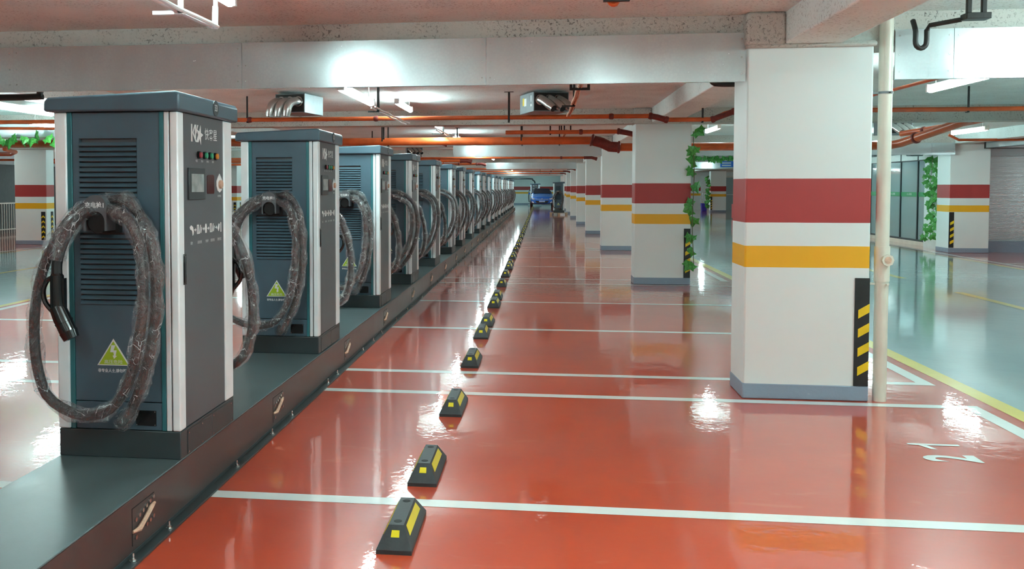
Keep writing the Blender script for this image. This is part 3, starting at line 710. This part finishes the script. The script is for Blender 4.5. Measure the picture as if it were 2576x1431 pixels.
r2 = far_cab(-.85, 77.6, .12, -PI / 2, 'dark charging cabinet behind the blue car, screen facing the camera'); cable_set(r2, (1, 1.3, .1, 1), False, 71)
# pallet under the right-hand one
pa = thing('wooden_pallet', 'pale wooden pallet under the separate charging cabinet', 'pallet', (.98, 52.3, 0))
for y in (-.42, -.14, .14, .42): MB().box(-.5, .5, y - .09, y + .09, .098, .12).obj('board', M['wood'], pa)
for x in (-.42, 0, .42): MB().box(x - .06, x + .06, -.5, .5, 0, .098).obj('bearer', M['wood'], pa)
dc = tag(MB().box(-1.05, .05, 77.0, 78.2, 0, .12).obj('low_step', M['green_floor'], bevel=.01), 'low painted step under the cabinet behind the car', 'step')
tag(MB().tube(smooth_path([(-.5, 77.6, 1.84), (-.53, 77.6, 2.0), (-.7, 77.6, 2.14), (-1.0, 77.6, 2.24), (-4.2, 77.6, 2.26)], .1), .06, 10).obj('supply_hose', M['black_rubber']), 'thick black supply hose rising from the cabinet behind the car', 'hose')

# ------------------------------------------------------------------ wheel stops
def stop_meshes():
    a, L, h, t_ = .075, .50, .10, .032; lo = .018
    def ring(w_, y0, y1, z): return [(-w_, y0, z), (w_, y0, z), (w_, y1, z), (-w_, y1, z)]
    b = MB(); v = ring(a, 0, L, 0) + ring(a, 0, L, lo) + ring(t_, .075, L - .075, h)
    b.add(v, [(3, 2, 1, 0)] + [(i, (i + 1) % 4, (i + 1) % 4 + 4, i + 4) for i in range(4)] + [(i + 4, (i + 1) % 4 + 4, (i + 1) % 4 + 8, i + 8) for i in range(4)] + [(8, 9, 10, 11)])
    body = b.mesh('body', M['rub'], 20)
    def on_side(u, s_):   # point on the sloping +x side: s_ 0..1 up the slope, u along y
        x = a + (t_ - a) * s_; z = lo + (h - lo) * s_; return (x + .0012, u, z + .0012)
    r_ = MB()
    for sg in (1,):
        q = [on_side(.085, .42), on_side(L - .085, .42), on_side(L - .105, .86), on_side(.105, .86)]
        q = [(sg * x, y, z) for x, y, z in q]; q2 = [(x - sg * .002, y, z - .002) for x, y, z in q]
        r_.add(q + q2, [(0, 1, 2, 3), (4, 5, 1, 0), (5, 6, 2, 1), (6, 7, 3, 2), (7, 4, 0, 3)])
    side = r_.mesh('side_reflector', M['refl_y'], 0)
    e = MB()
    for sg in (0,):
        q = []
        for x, s_ in ((-.018, .50), (.018, .50), (.0165, .78), (-.0165, .78)):
            y = .075 * s_ - .0012; q.append((x, y if sg == 0 else L - y, lo + (h - lo) * s_ + .0012))
        e.add(q, [(0, 1, 2, 3)])
    end = e.mesh('end_reflector', M['refl_y'], 0)
    hh = MB()
    hh.tube([(0, 0, h + .0006), (0, 0, h - .03)], [.018, .014], 14)
    hole = hh.mesh('bolt_hole', M['recess'])
    return body, side, end, hole
SB, SS, SE, SHo = stop_meshes()
def wheel_stop(x, y, label, group, rz=0):
    r = thing('wheel_stop', label, 'wheel stop', (x, y, 0), rz, group)
    inst(SB, 'rubber_body', r); inst(SS, 'side_reflector', r); inst(SS, 'side_reflector', r, (0, .5, 0), (0, 0, PI)); inst(SE, 'end_reflector', r); inst(SE, 'end_reflector', r, (0, .5, 0), (0, 0, PI)); inst(SHo, 'bolt_hole', r, (0, .12, 0)); inst(SHo, 'bolt_hole', r, (0, .38, 0))
sy = [2.35, 3.77, 4.66, 6.12, 7.81, 9.32, 10.13, 11.74, 12.58, 14.26]
while len(sy) < 52:
    sy.append(sy[-6] + 8.0)
for i, y in enumerate(sy):
    if y > 73.5: break
    if i == 0: continue
    wheel_stop(-.597 + random.uniform(-.006, .006), y + .0, 'black rubber wheel stop with yellow reflectors on the red floor, %s from the camera' % ORD[i - 1], 'wheel stops along the red bays', random.uniform(-.012, .012))

# ------------------------------------------------------------------ pipes
def ring(mb, p, d, r, w_=.03): p = Vector(p); d = Vector(d).normalized(); mb.tube([p - d * w_, p - d * w_ * .5, p + d * w_ * .5, p + d * w_], [r * 1.12, r * 1.35, r * 1.35, r * 1.12], 14)
def pipe_run(name, label, pts, r, mat='orange_pipe', rings=(), hangers=(), ringmat='red_coupling', elbow=()):
    t_ = thing(name, label, 'pipe', tuple(pts[0])); o = Vector(pts[0])
    MB().tube([Vector(p) - o for p in pts], r, 14).obj('pipe', M[mat], t_, smooth=50)
    for p, d in rings:
        mb = MB(); ring(mb, Vector(p) - o, d, r); mb.obj('coupling', M[ringmat], t_)
    for seg in elbow:
        mb = MB(); mb.tube([Vector(q) - o for q in seg], r * 1.3, 14)
        for q in (seg[0], seg[-1]): ring(mb, Vector(q) - o, Vector(seg[1]) - Vector(seg[0]) if q is seg[0] else Vector(seg[-1]) - Vector(seg[-2]), r * 1.15, .025)
        mb.obj('elbow_coupling', M['red_coupling'], t_)
    for x, y, z in hangers:
        mb = MB(); mb.box(-.012, .012, -.02, -.014, -r * 1.3, SLAB - z).box(-.012, .012, -.02, r + .02, -r - .012, -r - .004)
        h = mb.obj('hanger', M['black_steel'], t_); h.location = Vector((x, y, z)) - o
    return t_
ya = 12.35
pipe_run('fire_pipe', 'thin orange fire pipe across the ceiling in front of the second beam',
         [(-17.8, ya, 2.45), (1.40, ya, 2.45), (1.46, ya, 2.44), (1.58, ya, 2.41), (1.64, ya, 2.40), (2.14, ya, 2.40), (2.20, ya, 2.41), (2.32, ya - .05, 2.47), (2.4, ya - .1, 2.49), (15.8, ya - .1, 2.49)], .029,
         rings=[((-2.2, ya, 2.45), (1, 0, 0)), ((.90, ya, 2.45), (1, 0, 0)), ((-3.95, ya, 2.45), (1, 0, 0))],
         hangers=[(-3.98, ya, 2.45), (-.42, ya, 2.45), (2.05, ya, 2.40), (5.2, ya - .1, 2.49)],
         elbow=[[(1.40, ya, 2.45), (1.48, ya, 2.435), (1.60, ya, 2.40)], [(2.18, ya, 2.40), (2.28, ya - .03, 2.44), (2.42, ya - .1, 2.49)]])
pipe_run('fire_pipe', 'thick orange main fire pipe across the ceiling behind the second beam',
         [(-17.8, 17.3, 2.385), (.98, 17.3, 2.385), (1.1, 17.3, 2.35), (1.22, 17.3, 2.28), (1.32, 17.3, 2.26), (6.05, 17.3, 2.26), (6.2, 17.1, 2.30), (6.65, 15.5, 2.60)], .073,
         rings=[((-6.6, 17.3, 2.385), (1, 0, 0)), ((5.0, 17.3, 2.26), (1, 0, 0)), ((6.3, 16.75, 2.367), (.3, -1, .18))], hangers=[(-2.85, 17.3, 2.385), (-.35, 17.3, 2.385), (.33, 17.3, 2.385), (4.0, 17.3, 2.26)],
         elbow=[[(.92, 17.3, 2.39), (1.10, 17.3, 2.34), (1.24, 17.3, 2.27), (1.40, 17.3, 2.26)]])
pipe_run('fire_pipe', 'thin orange fire pipe running above the thick main one',
         [(-.6, 15.9, 2.46), (1.30, 15.9, 2.46), (1.42, 15.9, 2.44), (1.56, 15.9, 2.40), (2.2, 15.9, 2.40), (2.45, 15.9, 2.40)], .034,
         rings=[((.66, 15.9, 2.46), (1, 0, 0))], elbow=[[(1.28, 15.9, 2.465), (1.42, 15.9, 2.44), (1.58, 15.9, 2.40)]], hangers=[(.15, 15.9, 2.46)])
for i, (y, x1_, z, r_) in enumerate(((20.3, -2.2, 2.50, .03), (28.4, 1.5, 2.42, .035), (30.3, -2.4, 2.39, .05), (36.4, -2.3, 2.44, .04), (44.4, 1.45, 2.40, .035), (52.5, 1.45, 2.42, .035), (60.5, 1.45, 2.42, .03))):
    pipe_run('fire_pipe', 'distant orange fire pipe across the ceiling, %s of the far ones from the camera' % ORD[i], [(-17.8, y, z), (x1_, y, z), (x1_ + .12, y, z - .03)], r_,
             rings=[((x1_ - .9, y, z), (1, 0, 0))], hangers=[(x1_ - 1.5, y, z)], elbow=[[(x1_ - .2, y, z), (x1_, y, z), (x1_ + .14, y, z - .04)]])
pipe_run('fire_pipe', 'slim orange branch pipe running towards the tube lamp over the right aisle', [(3.36, 12.25, 2.49), (3.37, 9.6, 2.47), (3.40, 7.5, 2.47)], .016)
pipe_run('fire_pipe', 'slimmer orange pipe rising beside the thick one over the right aisle', [(6.35, 17.55, 2.48), (6.75, 16.6, 2.55), (7.1, 15.6, 2.64)], .05, rings=[((6.55, 17.08, 2.51), (.4, -1, .07))])
pipe_run('fire_pipe', 'brown pipe bent along the top of the column by the shop front', [(8.55, 21.0, 2.64), (8.62, 21.0, 2.60), (8.75, 21.0, 2.53), (10.3, 21.0, 2.53)], .028)
pipe_run('fire_pipe', 'brown pipe under the beam at far left above the banded column', [(-17, 22.3, 2.40), (-13.2, 21.9, 2.36), (-12.9, 21.6, 2.40), (-12.7, 20.8, 2.44)], .05)
pipe_run('fire_pipe', 'slim brown pipe with a turned-up end at the far left', [(-9.5, 11.9, 2.36), (-6.62, 12.0, 2.33), (-6.52, 12.0, 2.34), (-6.50, 12.0, 2.44)], .020)

# ivory drain pipe beside the nearest column
px, py = 2.415, 6.985
p = thing('drain_pipe', 'ivory plastic drain pipe standing beside the nearest column', 'pipe', (px, py, 0))
MB().tube([(0, 0, 0), (0, 0, SLAB)], .046, 24).obj('pipe', M['pvc'], p)
q = MB().tube([(0, 0, .86), (0, 0, 1.11)], .052, 24); q.obj('access_tee', M['pvc'], p)
MB().tube([(.008, -.03, 1.015), (.014, -.072, 1.015)], .036, 20).tube([(.014, -.062, 1.015), (.0155, -.078, 1.015)], [.043, .043], 8).obj('access_cap', M['pvc'], p)
MB().tube([(.0155, -.0785, 1.015), (.0156, -.0792, 1.015)], [.026, .026], 18).obj('cap_recess', M['cream_cable'], p)
for z in (.835, 2.19):
    q = MB(); q.tube([(0, 0, z), (0, 0, z + .016)], .050, 24); q.box(-.10, -.04, -.012, .012, z, z + .014); q.cyl((.02, -.045, z + .008), (.02, -.07, z + .008), .008, 8)
    q.obj('pipe_clip', M['galv_dark'] if z > 2 else M['pvc'], p)
# dark trap at the right
p = thing('drain_trap', 'dark u-shaped drain trap hanging in front of the right-hand metal curtain', 'pipe', (2.50, 6.6, -.055))
MB().tube(smooth_path([(-.035, .05, 2.70), (-.035, 0, 2.62), (-.035, 0, 2.56), (-.028, 0, 2.525), (0, 0, 2.508), (.028, 0, 2.525), (.035, 0, 2.56), (.035, 0, 2.63)], .02), .017, 12).obj('trap_bend', M['cast_pipe'], p)
MB().tube([(.035, 0, 2.62), (.045, -.02, 2.655), (.20, -.12, 2.672)], .016, 10).obj('arm', M['cast_pipe'], p)
MB().box(.19, .34, -.22, -.12, 2.66, 2.70).box(.20, .23, -.20, -.17, 2.69, 2.824).box(.29, .32, -.2, -.17, 2.69, 2.824).obj('bracket', M['cast_pipe'], p, bevel=.004)
p = tag(MB().tube(smooth_path([(1.70, 7.55, 2.335), (1.40, 7.55, 2.335), (1.33, 7.55, 2.35), (1.31, 7.55, 2.40), (1.315, 7.55, 2.53), (1.315, 7.55, 2.77)], .03), .022, 12).obj('drain_elbow', M['cast_pipe']), 'dark drain elbow emerging behind the nearest column under the metal curtain', 'pipe')
p = tag(MB().tube(smooth_path([(-6.0, 7.55, 2.31), (-4.4, 7.55, 2.305), (-4.30, 7.55, 2.32), (-4.27, 7.55, 2.36), (-4.27, 7.55, 2.53), (-4.27, 7.55, 2.77)], .05), .028, 12).obj('drain_elbow', M['cast_pipe']), 'dark drain pipe end at the left edge under the metal curtain', 'pipe')

# ------------------------------------------------------------------ cable carriers under the ceiling
def carrier(name, label, x, z, y0, y1, hang, mat='white_metal', n=2, sag=0.01):
    t_ = thing(name, label, 'cable carrier', (x, y0, z))
    for j in range(n):
        pts = [(-.018 + .036 * j / max(1, n - 1) + random.uniform(-.006, .006), (y1 - y0) * i / 12, -.008 + .012 * (j % 2) - sag * math.sin(PI * i / 12 * 3) ** 2) for i in range(13)]
        MB().tube(pts, .010, 8).obj('conduit', M[mat], t_)
    for yy, side, w_ in hang:
        h = MB(); s_ = side
        h.box(-w_ if s_ < 0 else -.02, .02 if s_ < 0 else w_, yy - y0 - .012, yy - y0 + .012, -.035, -.018)
        xx = (.012 if s_ < 0 else -.012)
        h.box(xx - .014, xx + .014, yy - y0 - .012, yy - y0 - .004, -.03, SLAB - z).box(xx - .04, xx + .05, yy - y0 - .02, yy - y0 + .02, SLAB - z - .008, SLAB - z - .001)
        if s_ == 0:
            h = MB(); h.box(-w_, w_, yy - y0 - .015, yy - y0 + .015, -.04, -.018)
            for xx in (-w_ + .012, w_ - .012): h.box(xx - .012, xx + .012, yy - y0 - .012, yy - y0 + .012, -.03, SLAB - z)
        h.obj('bracket', M['black_steel'] if mat != 'white_metal' or yy > 6 else M['white_metal'], t_)  # near bracket coloured white to stand for strong light from the lamp above
    return t_
carrier('cable_carrier', 'white cable carrier near the top left edge under the nearest lamp', -1.74, 2.40, 1.5, 4.86, [(4.35, -1, .13)], n=3)
MB_ = thing('conduit_riser', 'white vertical conduit at the end of the near cable carrier', 'conduit', (-1.74, 4.86, 2.38)); MB().tube([(0, 0, 0), (0, .01, .39)], .013, 8).tube([(-.004, 0, .0), (0, 0, .12)], .017, 8).obj('riser', M['white_metal'], MB_)
carrier('cable_carrier', 'pale cable carrier running from the low tube lamp to the orange pipe', -1.75, 2.37, 9.64, 12.2, [(9.9, -1, .10)], n=2)
carrier('cable_carrier', 'bright cable carrier behind the second beam over the chargers', -1.75, 2.51, 15.8, 19.5, [(16.6, -1, .2), (19.4, -1, .2)], n=2)
carrier('cable_carrier', 'pinkish cable bundle on black brackets above the middle of the bay', .34, 2.44, 7.3, 12.0, [(8.5, 0, .09), (10.3, -1, .12)], 'cream_cable', 3)
carrier('cable_carrier', 'cable bundle on black brackets behind the second beam', .42, 2.51, 16.1, 18.4, [(16.2, 0, .09), (17.9, -1, .12)], 'cream_cable', 3)
carrier('cable_carrier', 'short cable bundle on a black bracket at the top edge, right of centre', .36, 2.475, 1.0, 4.66, [(4.66, 0, .063)], 'cream_cable', 2)
tag(MB().tube(smooth_path([(.325, 4.70, 2.55), (.325, 4.70, 2.47), (.335, 4.70, 2.437), (.352, 4.70, 2.43), (.365, 4.70, 2.44), (.37, 4.70, 2.48), (.37, 4.7, 2.55)], .01), .014, 10).obj('cable_loop', M['orange_pipe']), 'orange cable loop hanging under the black bracket at the top edge', 'cable')
for i, (x, y) in enumerate(((-2.2, 7.9), (-.42, 12.2), (-3.7, 7.9), (-.36, 17.0), (-2.9, 16.9), (-2.75, 16.2))):
    t_ = thing('ceiling_bracket', ('black steel ceiling bracket, %s of the six loose ones' % ORD[i]), 'bracket', (x, y, SLAB))
    MB().box(-.013, .013, -.006, .006, -.40 if i not in (0, 2) else -.33, 0).box(-.06, .06, -.02, .02, -.006, 0).obj('drop_bar', M['black_steel'], t_)
    if i in (0, 2): MB().box(-.08, .08, -.03, .03, -.345, -.325).obj('foot', M['black_steel'], t_)

# ------------------------------------------------------------------ induction fans with three nozzles
def fan(x, y, rz, label, left, w_=.42, dep=.60):
    t_ = thing('induction_fan', label, 'fan', (x, y, 2.50), rz, 'ceiling induction fans')
    MB().box(0, w_, 0, dep, 0, .25).obj('case', M['galv_dark'], t_, bevel=.004)
    MB().box(.012, w_ - .012, -.004, 0, .012, .238).obj('front_plate', M['cast_pipe'], t_)
    for i in range(3):
        cx = .09 + .12 * i; s_ = -1 if left else 1
        pts = [(cx, .0, .14), (cx, -.07, .14), (cx + s_ * .03, -.13, .125), (cx + s_ * .06, -.165, .08), (cx + s_ * .075, -.18, .01), (cx + s_ * .085, -.185, -.06)] if left else \
              [(cx, 0, .15), (cx, -.05, .145), (cx + .03, -.12, .11), (cx + .065, -.19, .06), (cx + .095, -.25, .015)]
        pp = smooth_path(pts, .02); n = len(pp)
        rs = [.056 - .014 * max(0, (k / n - .7) / .3) for k in range(n)]
        nz = MB().tube(pp, rs, 16, False).tube([(cx, -.008, .145), (cx, .0, .145)], .066, 18).obj('nozzle', M['chrome'], t_, smooth=60)
        a, b = Vector(pp[-1]), Vector(pp[-2]); MB().tube([b + (a - b) * .6, b + (a - b) * .3], [rs[-1] * .96] * 2, 14).obj('nozzle_mouth', M['recess'], nz)
    MB().box(w_ * .5, w_ * .95, -.0, .001, .02, .05).obj('seam_strip', M['galv'], t_)
    return t_
fan(-3.46, 11.9, math.radians(-10), 'ceiling fan box with three nozzles bent down to the left', True)
f2 = fan(-.10, 12.0, math.radians(18), 'ceiling fan box with three nozzles and side labels, centre of the ceiling', False, .47)
for (y0_, y1_, z0_, z1_, mm_) in ((.30, .40, .09, .19, 'print_white'), (.40, .47, .10, .20, 'haz_yellow'), (.09, .12, .13, .21, 'print_white'), (.07, .13, .07, .10, 'print_white')):
    MB().box(-.002, 0, y0_, y1_, z0_, z1_).obj('label_plate', M[mm_], f2)
fan(6.2, 17.9, 0, 'ceiling fan box seen past the ivory pipe', False, .47); fan(-3.9, 27.0, .2, 'distant ceiling fan box above the chargers', False, .47); fan(-.1, 27.0, .2, 'distant ceiling fan box over the middle bays', False, .47)

# ------------------------------------------------------------------ right side: shop front, ivy, shutter, duct
SX = 9.88
shop = thing('shop_front', 'glass shop front with a green film band along the right aisle', 'shop front', (SX, 25.0, 0))
yy_ = [0.0, 1.15, 2.33, 3.5, 4.7, 5.9, 7.1, 8.3, 9.5]
MB().box(0, .10, 0, 9.5, 0, .10).obj('kerb', M['pvc'], shop)
for i, (a, b) in enumerate(zip(yy_[:-1], yy_[1:])):
    g = MB().box(.04, .05, a + .03, b - .03, .10, 2.22).obj('glass_pane', M['glass'], shop)
    MB().box(.030, .038, a + .03, b - .03, 1.28, 1.40).obj('green_band', M['green_film'], g)
    inst(text_mesh('小心玻璃', .07, M['print_white'], 1.2), 'print', g, (.028, (a + b) / 2, 1.34), (PI / 2, 0, -PI / 2))
    MB().box(.02, .06, a + .01, b - .01, 2.25, 2.43).obj('top_panel', M['panel_white'], shop)
for y in yy_: MB().box(.01, .08, y - .025, y + .025, .10, 2.43).obj('mullion', M['alu_frame'], shop)
MB().box(.01, .08, 0, 9.5, .10, .15).box(.01, .08, 0, 9.5, 2.22, 2.25).obj('rail', M['alu_frame'], shop)
tag(MB().box(12.9, 13.0, 23.6, 34.6, 0, SLAB).obj('wall_shop_back', M['panel_white']), kind='structure')
lamp(11.0, 26, 2.5, 'tube lamp inside the shop behind the glass'); lamp(11.0, 29, 2.5, 'second tube lamp inside the shop behind the glass')
tag(MB().box(10.34, X1, 23.48, 23.52, .26, 2.26).obj('roller_shutter', M['shutter']), 'closed grey roller shutter right of the banded column', 'shutter')
d_ = thing('air_duct', 'galvanised air duct at the right edge above the shutter', 'duct', (10.02, 15.4, 2.42))
MB().box(0, 1.0, 0, 7.3, 0, .349).obj('duct_body', M['galv'], d_, bevel=.006); MB().box(-.01, 1.01, 7.26, 7.31, -.012, .345).obj('flange', M['cast_pipe'], d_); MB().box(-.008, 0, 0, 7.3, -.012, .0).obj('bottom_edge', M['cast_pipe'], d_)
d_ = thing('air_duct', 'dark grey galvanised duct above the shop front', 'duct', (8.95, 24.4, 2.46)); MB().box(0, .54, 0, 6, 0, .309).obj('duct_body', M['duct_grey'], d_); MB().prism([(.12, 0), (.52, 0), (.47, -.15), (.20, -.15)], 'y', .2, .5).obj('outlet', M['duct_grey'], d_)

def leaf_mesh():
    o5 = [(0, 0), (.35, .12), (.62, .05), (.52, .42), (.60, .62), (.28, .62), (.0, 1.05), (-.28, .62), (-.60, .62), (-.52, .42), (-.62, .05), (-.35, .12)]
    b = MB(); c = (0, .42, .10)
    vs = [c] + [(x, y, -.03 * abs(x) * 3) for x, y in o5]
    b.add(vs, [(0, i, i % 12 + 1) for i in range(1, 13)])
    return b.mesh('leaf', M['leaf'], 0)
LEAF = leaf_mesh()
def ivy(label, path, n, size, spread, nrm, group='plastic ivy'):
    P = smooth_path(path, .1); o = Vector(P[0]); t_ = thing('ivy_garland', label, 'ivy', tuple(o), 0, group)
    MB().tube([q - o for q in P], .006, 6).obj('stem', M['stem'], t_)
    for i in range(n):
        q = P[int((i + random.random()) / n * (len(P) - 1))] - o
        q = q + Vector([random.uniform(-spread[k], spread[k]) for k in range(3)])
        rot = (PI / 2 + random.uniform(-.5, .5), random.uniform(-.4, .4) + PI * .0, random.uniform(-.7, .7) + nrm)
        s_ = size * random.uniform(.75, 1.25)
        e = inst(LEAF, 'leaf', t_, q, rot, (s_, s_, s_)); e.rotation_euler.rotate_axis('Z', random.uniform(2.2, 4.1))
    return t_
ivy('plastic ivy climbing the white corner of the banded column beside the shop windows', [(9.50, 24.2, 2.25), (9.50, 24.3, 1.6), (9.50, 24.1, .9), (9.50, 24.3, .25)], 50, .16, (.03, .36, .05), -PI / 2 * .6)
ivy('plastic ivy trailing down the right edge of the second column', [(2.34, 14.92, 2.4), (2.36, 14.9, 1.7), (2.34, 14.9, 1.0), (2.37, 14.9, .3)], 13, .16, (.03, .03, .05), 0)
ivy('plastic ivy garland strung along the curtain at the far left', [(-12.9, 14.9, 2.40), (-10, 14.9, 2.36), (-8.2, 14.88, 2.38), (-6.4, 14.9, 2.35)], 54, .19, (.05, .03, .03), 0)
ivy('plastic ivy hanging over the right aisle between the two nearest columns', [(4.6, 30.96, 2.54), (5.4, 30.96, 2.49), (6.4, 30.96, 2.54)], 20, .17, (.05, .05, .04), 0)
ivy('plastic ivy on the small distant column between the two nearest columns', [(10.2, 59.3, 2.2), (10.25, 59.3, 1.3), (10.2, 59.3, .3)], 18, .22, (.05, .05, .05), 0)
tag(MB().box(9.59, 9.619, 24.25, 24.40, .62, .74).obj('indicator', M['green_glow']), 'small green glowing indicator among the ivy beside the shop windows', 'indicator')
s_ = thing('hanging_sign', 'blue hanging sign with white arrows over the right aisle', 'sign', (6.1, 33, 2.22)); MB().box(0, 1.5, 0, .06, 0, .20).obj('face', M['sign_blue'], s_, bevel=.01)
MB().box(.05, .35, -.004, 0, .04, .08).box(.05, .35, -.004, 0, .12, .16).obj('white_bars', M['print_white'], s_); MB().tube([(.1, .03, .2), (.1, .03, .5)], .01, 6).tube([(1.4, .03, .2), (1.4, .03, .5)], .01, 6).obj('rods', M['chrome'], s_)
# things seen through the gap between the two nearest columns
b = thing('recycling_bin', 'small indigo bin with a bent handle at the end of the right aisle', 'bin', (10.45, 62, 0)); MB().prism([(-.15, 0), (.15, 0), (.19, .5), (-.19, .5)], 'y', -.2, .2).obj('bin_body', M['bin_blue'], b, bevel=.02); MB().tube(smooth_path([(-.1, 0, .5), (-.1, 0, 1.1), (0, 0, 1.2), (.4, 0, 1.2)], .1), .02, 8).obj('handle', M['chrome'], b)
b = thing('hydrant_cabinet', 'red cabinet standing beside the right aisle, left of the nearest column', 'cabinet', (9.35, 46.2, 0)); MB().box(-.2, .35, 0, .35, .05, .72).obj('cabinet_body', M['red_box'], b, bevel=.01); MB().box(-.1, 0, -.012, .002, .5, .6).obj('label_plate', M['print_white'], b)
MB().box(-.2, .35, 0, .35, 0, .05).obj('foot', M['cab_base'], b)
b = thing('wall_board', 'red notice board on the wall beside the right aisle, above the red cabinet', 'board', (9.75, 47.6, 1.1)); MB().box(-.25, .3, -.06, 0, 0, .75).obj('board', M['red_box'], b, bevel=.01)
gd = thing('glass_door', 'frosted glass door at the end of the right aisle', 'door', (12.5, 65.9, 0)); MB().box(0, 1.1, 0, .04, 0, 2.2).obj('pane', M['glass'], gd); MB().box(-.08, 0, -.03, .08, 0, 2.3).box(1.1, 1.18, -.03, .08, 0, 2.3).box(-.08, 1.18, -.03, .08, 2.2, 2.3).obj('door_frame', M['rail_pale'], gd); MB().box(.1, 1.0, -.05, -.02, 1.0, 1.05).obj('push_bar', M['chrome'], gd)

# ------------------------------------------------------------------ left side background
for i, (a, b) in enumerate(((24.5, 31.0), (31.8, 37.5), (39, 46))):
    tag(MB().box(X0, X0 + .04, a, b, .0, 2.3).obj('window_%d' % (i + 1), M['dark_room'], smooth=0), kind='structure')
def railing(label, x, y0, y1, mat):
    t_ = thing('railing', label, 'railing', (x, y0, 0)); L = y1 - y0
    MB().box(-.02, .02, 0, L, .98, 1.02).box(-.015, .015, 0, L, .12, .15).obj('rail', M[mat], t_)
    k = int(L / .14)
    for i in range(k + 1): MB().box(-.011, .011, i * .14 - .011, i * .14 + .011, 0, .98).obj('bar', M[mat], t_)
railing('pale railing with thin bars left of the chevron-guarded column', -17.6, 26.5, 31.4, 'rail_pale')
railing('olive railing right of the chevron-guarded column at far left', -17.6, 33.0, 37.0, 'rail_dun')

# ------------------------------------------------------------------ blue car
def car(x, y, label):
    t_ = thing('car', label, 'car', (x, y, 0))
    st_ = [  # y, zb, [(halfwidth, z)...] 6 points from sill to roof centre
        (.00, .30, (.60, .72, .76, .70, .50, .0), (.30, .42, .55, .68, .74, .75)),
        (.10, .24, (.70, .80, .84, .80, .58, .0), (.24, .40, .58, .72, .80, .82)),
        (.45, .20, (.80, .875, .90, .85, .66, .0), (.20, .40, .62, .80, .88, .91)),
        (1.15, .20, (.82, .88, .90, .86, .70, .0), (.20, .42, .66, .88, .98, 1.01)),
        (1.30, .20, (.82, .88, .90, .84, .74, .0), (.20, .42, .66, .95, 1.03, 1.05)),
        (2.05, .20, (.82, .88, .89, .84, .58, .0), (.20, .42, .66, .98, 1.42, 1.46)),
        (3.00, .20, (.82, .88, .89, .84, .58, .0), (.20, .42, .66, 1.00, 1.44, 1.48)),
        (3.75, .22, (.80, .87, .88, .82, .62, .0), (.22, .42, .68, 1.00, 1.22, 1.26)),
        (4.30, .28, (.70, .80, .82, .76, .60, .0), (.28, .45, .70, .92, 1.02, 1.04)),
        (4.40, .34, (.62, .72, .74, .66, .50, .0), (.34, .48, .66, .82, .90, .92))]
    b = MB(); vs = []; n = 0
    for yy, zb, ws, zs_ in st_:
        row = [(w_, yy, z) for w_, z in zip(ws, zs_)] + [(-w_, yy, z) for w_, z in list(zip(ws, zs_))[-2::-1]]; n = len(row); vs += row
    fs = [(i * n + k, i * n + (k + 1) % n, (i + 1) * n + (k + 1) % n, (i + 1) * n + k) for i in range(len(st_) - 1) for k in range(n)]
    fs += [tuple(range(n)), tuple(range((len(st_) - 1) * n, len(st_) * n))]
    b.add(vs, fs); body = b.obj('body', M['car_blue'], t_, smooth=60)
    sub = body.modifiers.new('s', 'SUBSURF'); sub.levels = 2; sub.render_levels = 2
    g = MB(); g.add([(-.70, 1.24, 1.045), (.70, 1.24, 1.045), (.56, 1.98, 1.425), (-.56, 1.98, 1.425), (0, 1.18, 1.07), (0, 1.94, 1.455)], [(0, 4, 5, 3), (4, 1, 2, 5)]); g.obj('windscreen', M['car_glass'], t_)
    for s_ in (1, -1):
        MB().add([(s_ * .845, 1.5, 1.0), (s_ * .845, 3.3, 1.02), (s_ * .66, 3.0, 1.38), (s_ * .66, 2.05, 1.36)], [(0, 1, 2, 3)]).obj('side_window', M['car_glass'], t_)
        MB().prism([(s_ * .52, .66), (s_ * .80, .74), (s_ * .78, .62), (s_ * .60, .58)], 'y', -.02, .2).obj('headlamp', M['head'], t_, bevel=.01)
        MB().prism([(s_ * .60, .34), (s_ * .70, .46), (s_ * .76, .44), (s_ * .68, .32)], 'y', -.01, .15).obj('fog_lamp', M['head'], t_)
        MB().box(min(s_ * .90, s_ * 1.04), max(s_ * .90, s_ * 1.04), 1.45, 1.55, .98, 1.10).obj('wing_mirror', M['car_blue'], t_, bevel=.03)
        for yy in (.85, 3.5):
            w_ = MB().cyl((s_ * .72, yy, .32), (s_ * .90, yy, .32), .32, 24).obj('wheel', M['tyre'], t_, bevel=.02)
            MB().cyl((s_ * .89, yy, .32), (s_ * .91, yy, .32), .21, 16).obj('rim', M['chrome'], w_)
    MB().prism([(-.52, .50), (.52, .50), (.40, .34), (-.40, .34)], 'y', -.03, .08).obj('lower_grille', M['car_glass'], t_)
    MB().box(-.22, .22, -.05, -.03, .40, .52).obj('number_plate', M['plate'], t_)
    MB().prism([(-.50, .63), (.50, .63), (.46, .60), (-.46, .60)], 'y', -.03, .1).prism([(0, .70), (.05, .635), (0, .60), (-.05, .635)], 'y', -.05, .05).obj('front_trim', M['chrome'], t_)
car(.08, 71.5, 'blue car parked facing the camera at the far end')

# tiny joined pieces nobody could pick apart singly
SMALL = {'rivets', 'screws', 'grommet_rows', 'print', 'name_print', 'number_print', 'pictogram_print', 'logo_print', 'film_gather', 'rods', 'white_bars'}
for o in list(bpy.data.objects):
    if o.type == 'MESH' and o.name.split('.')[0] in SMALL: o['kind'] = 'stuff'
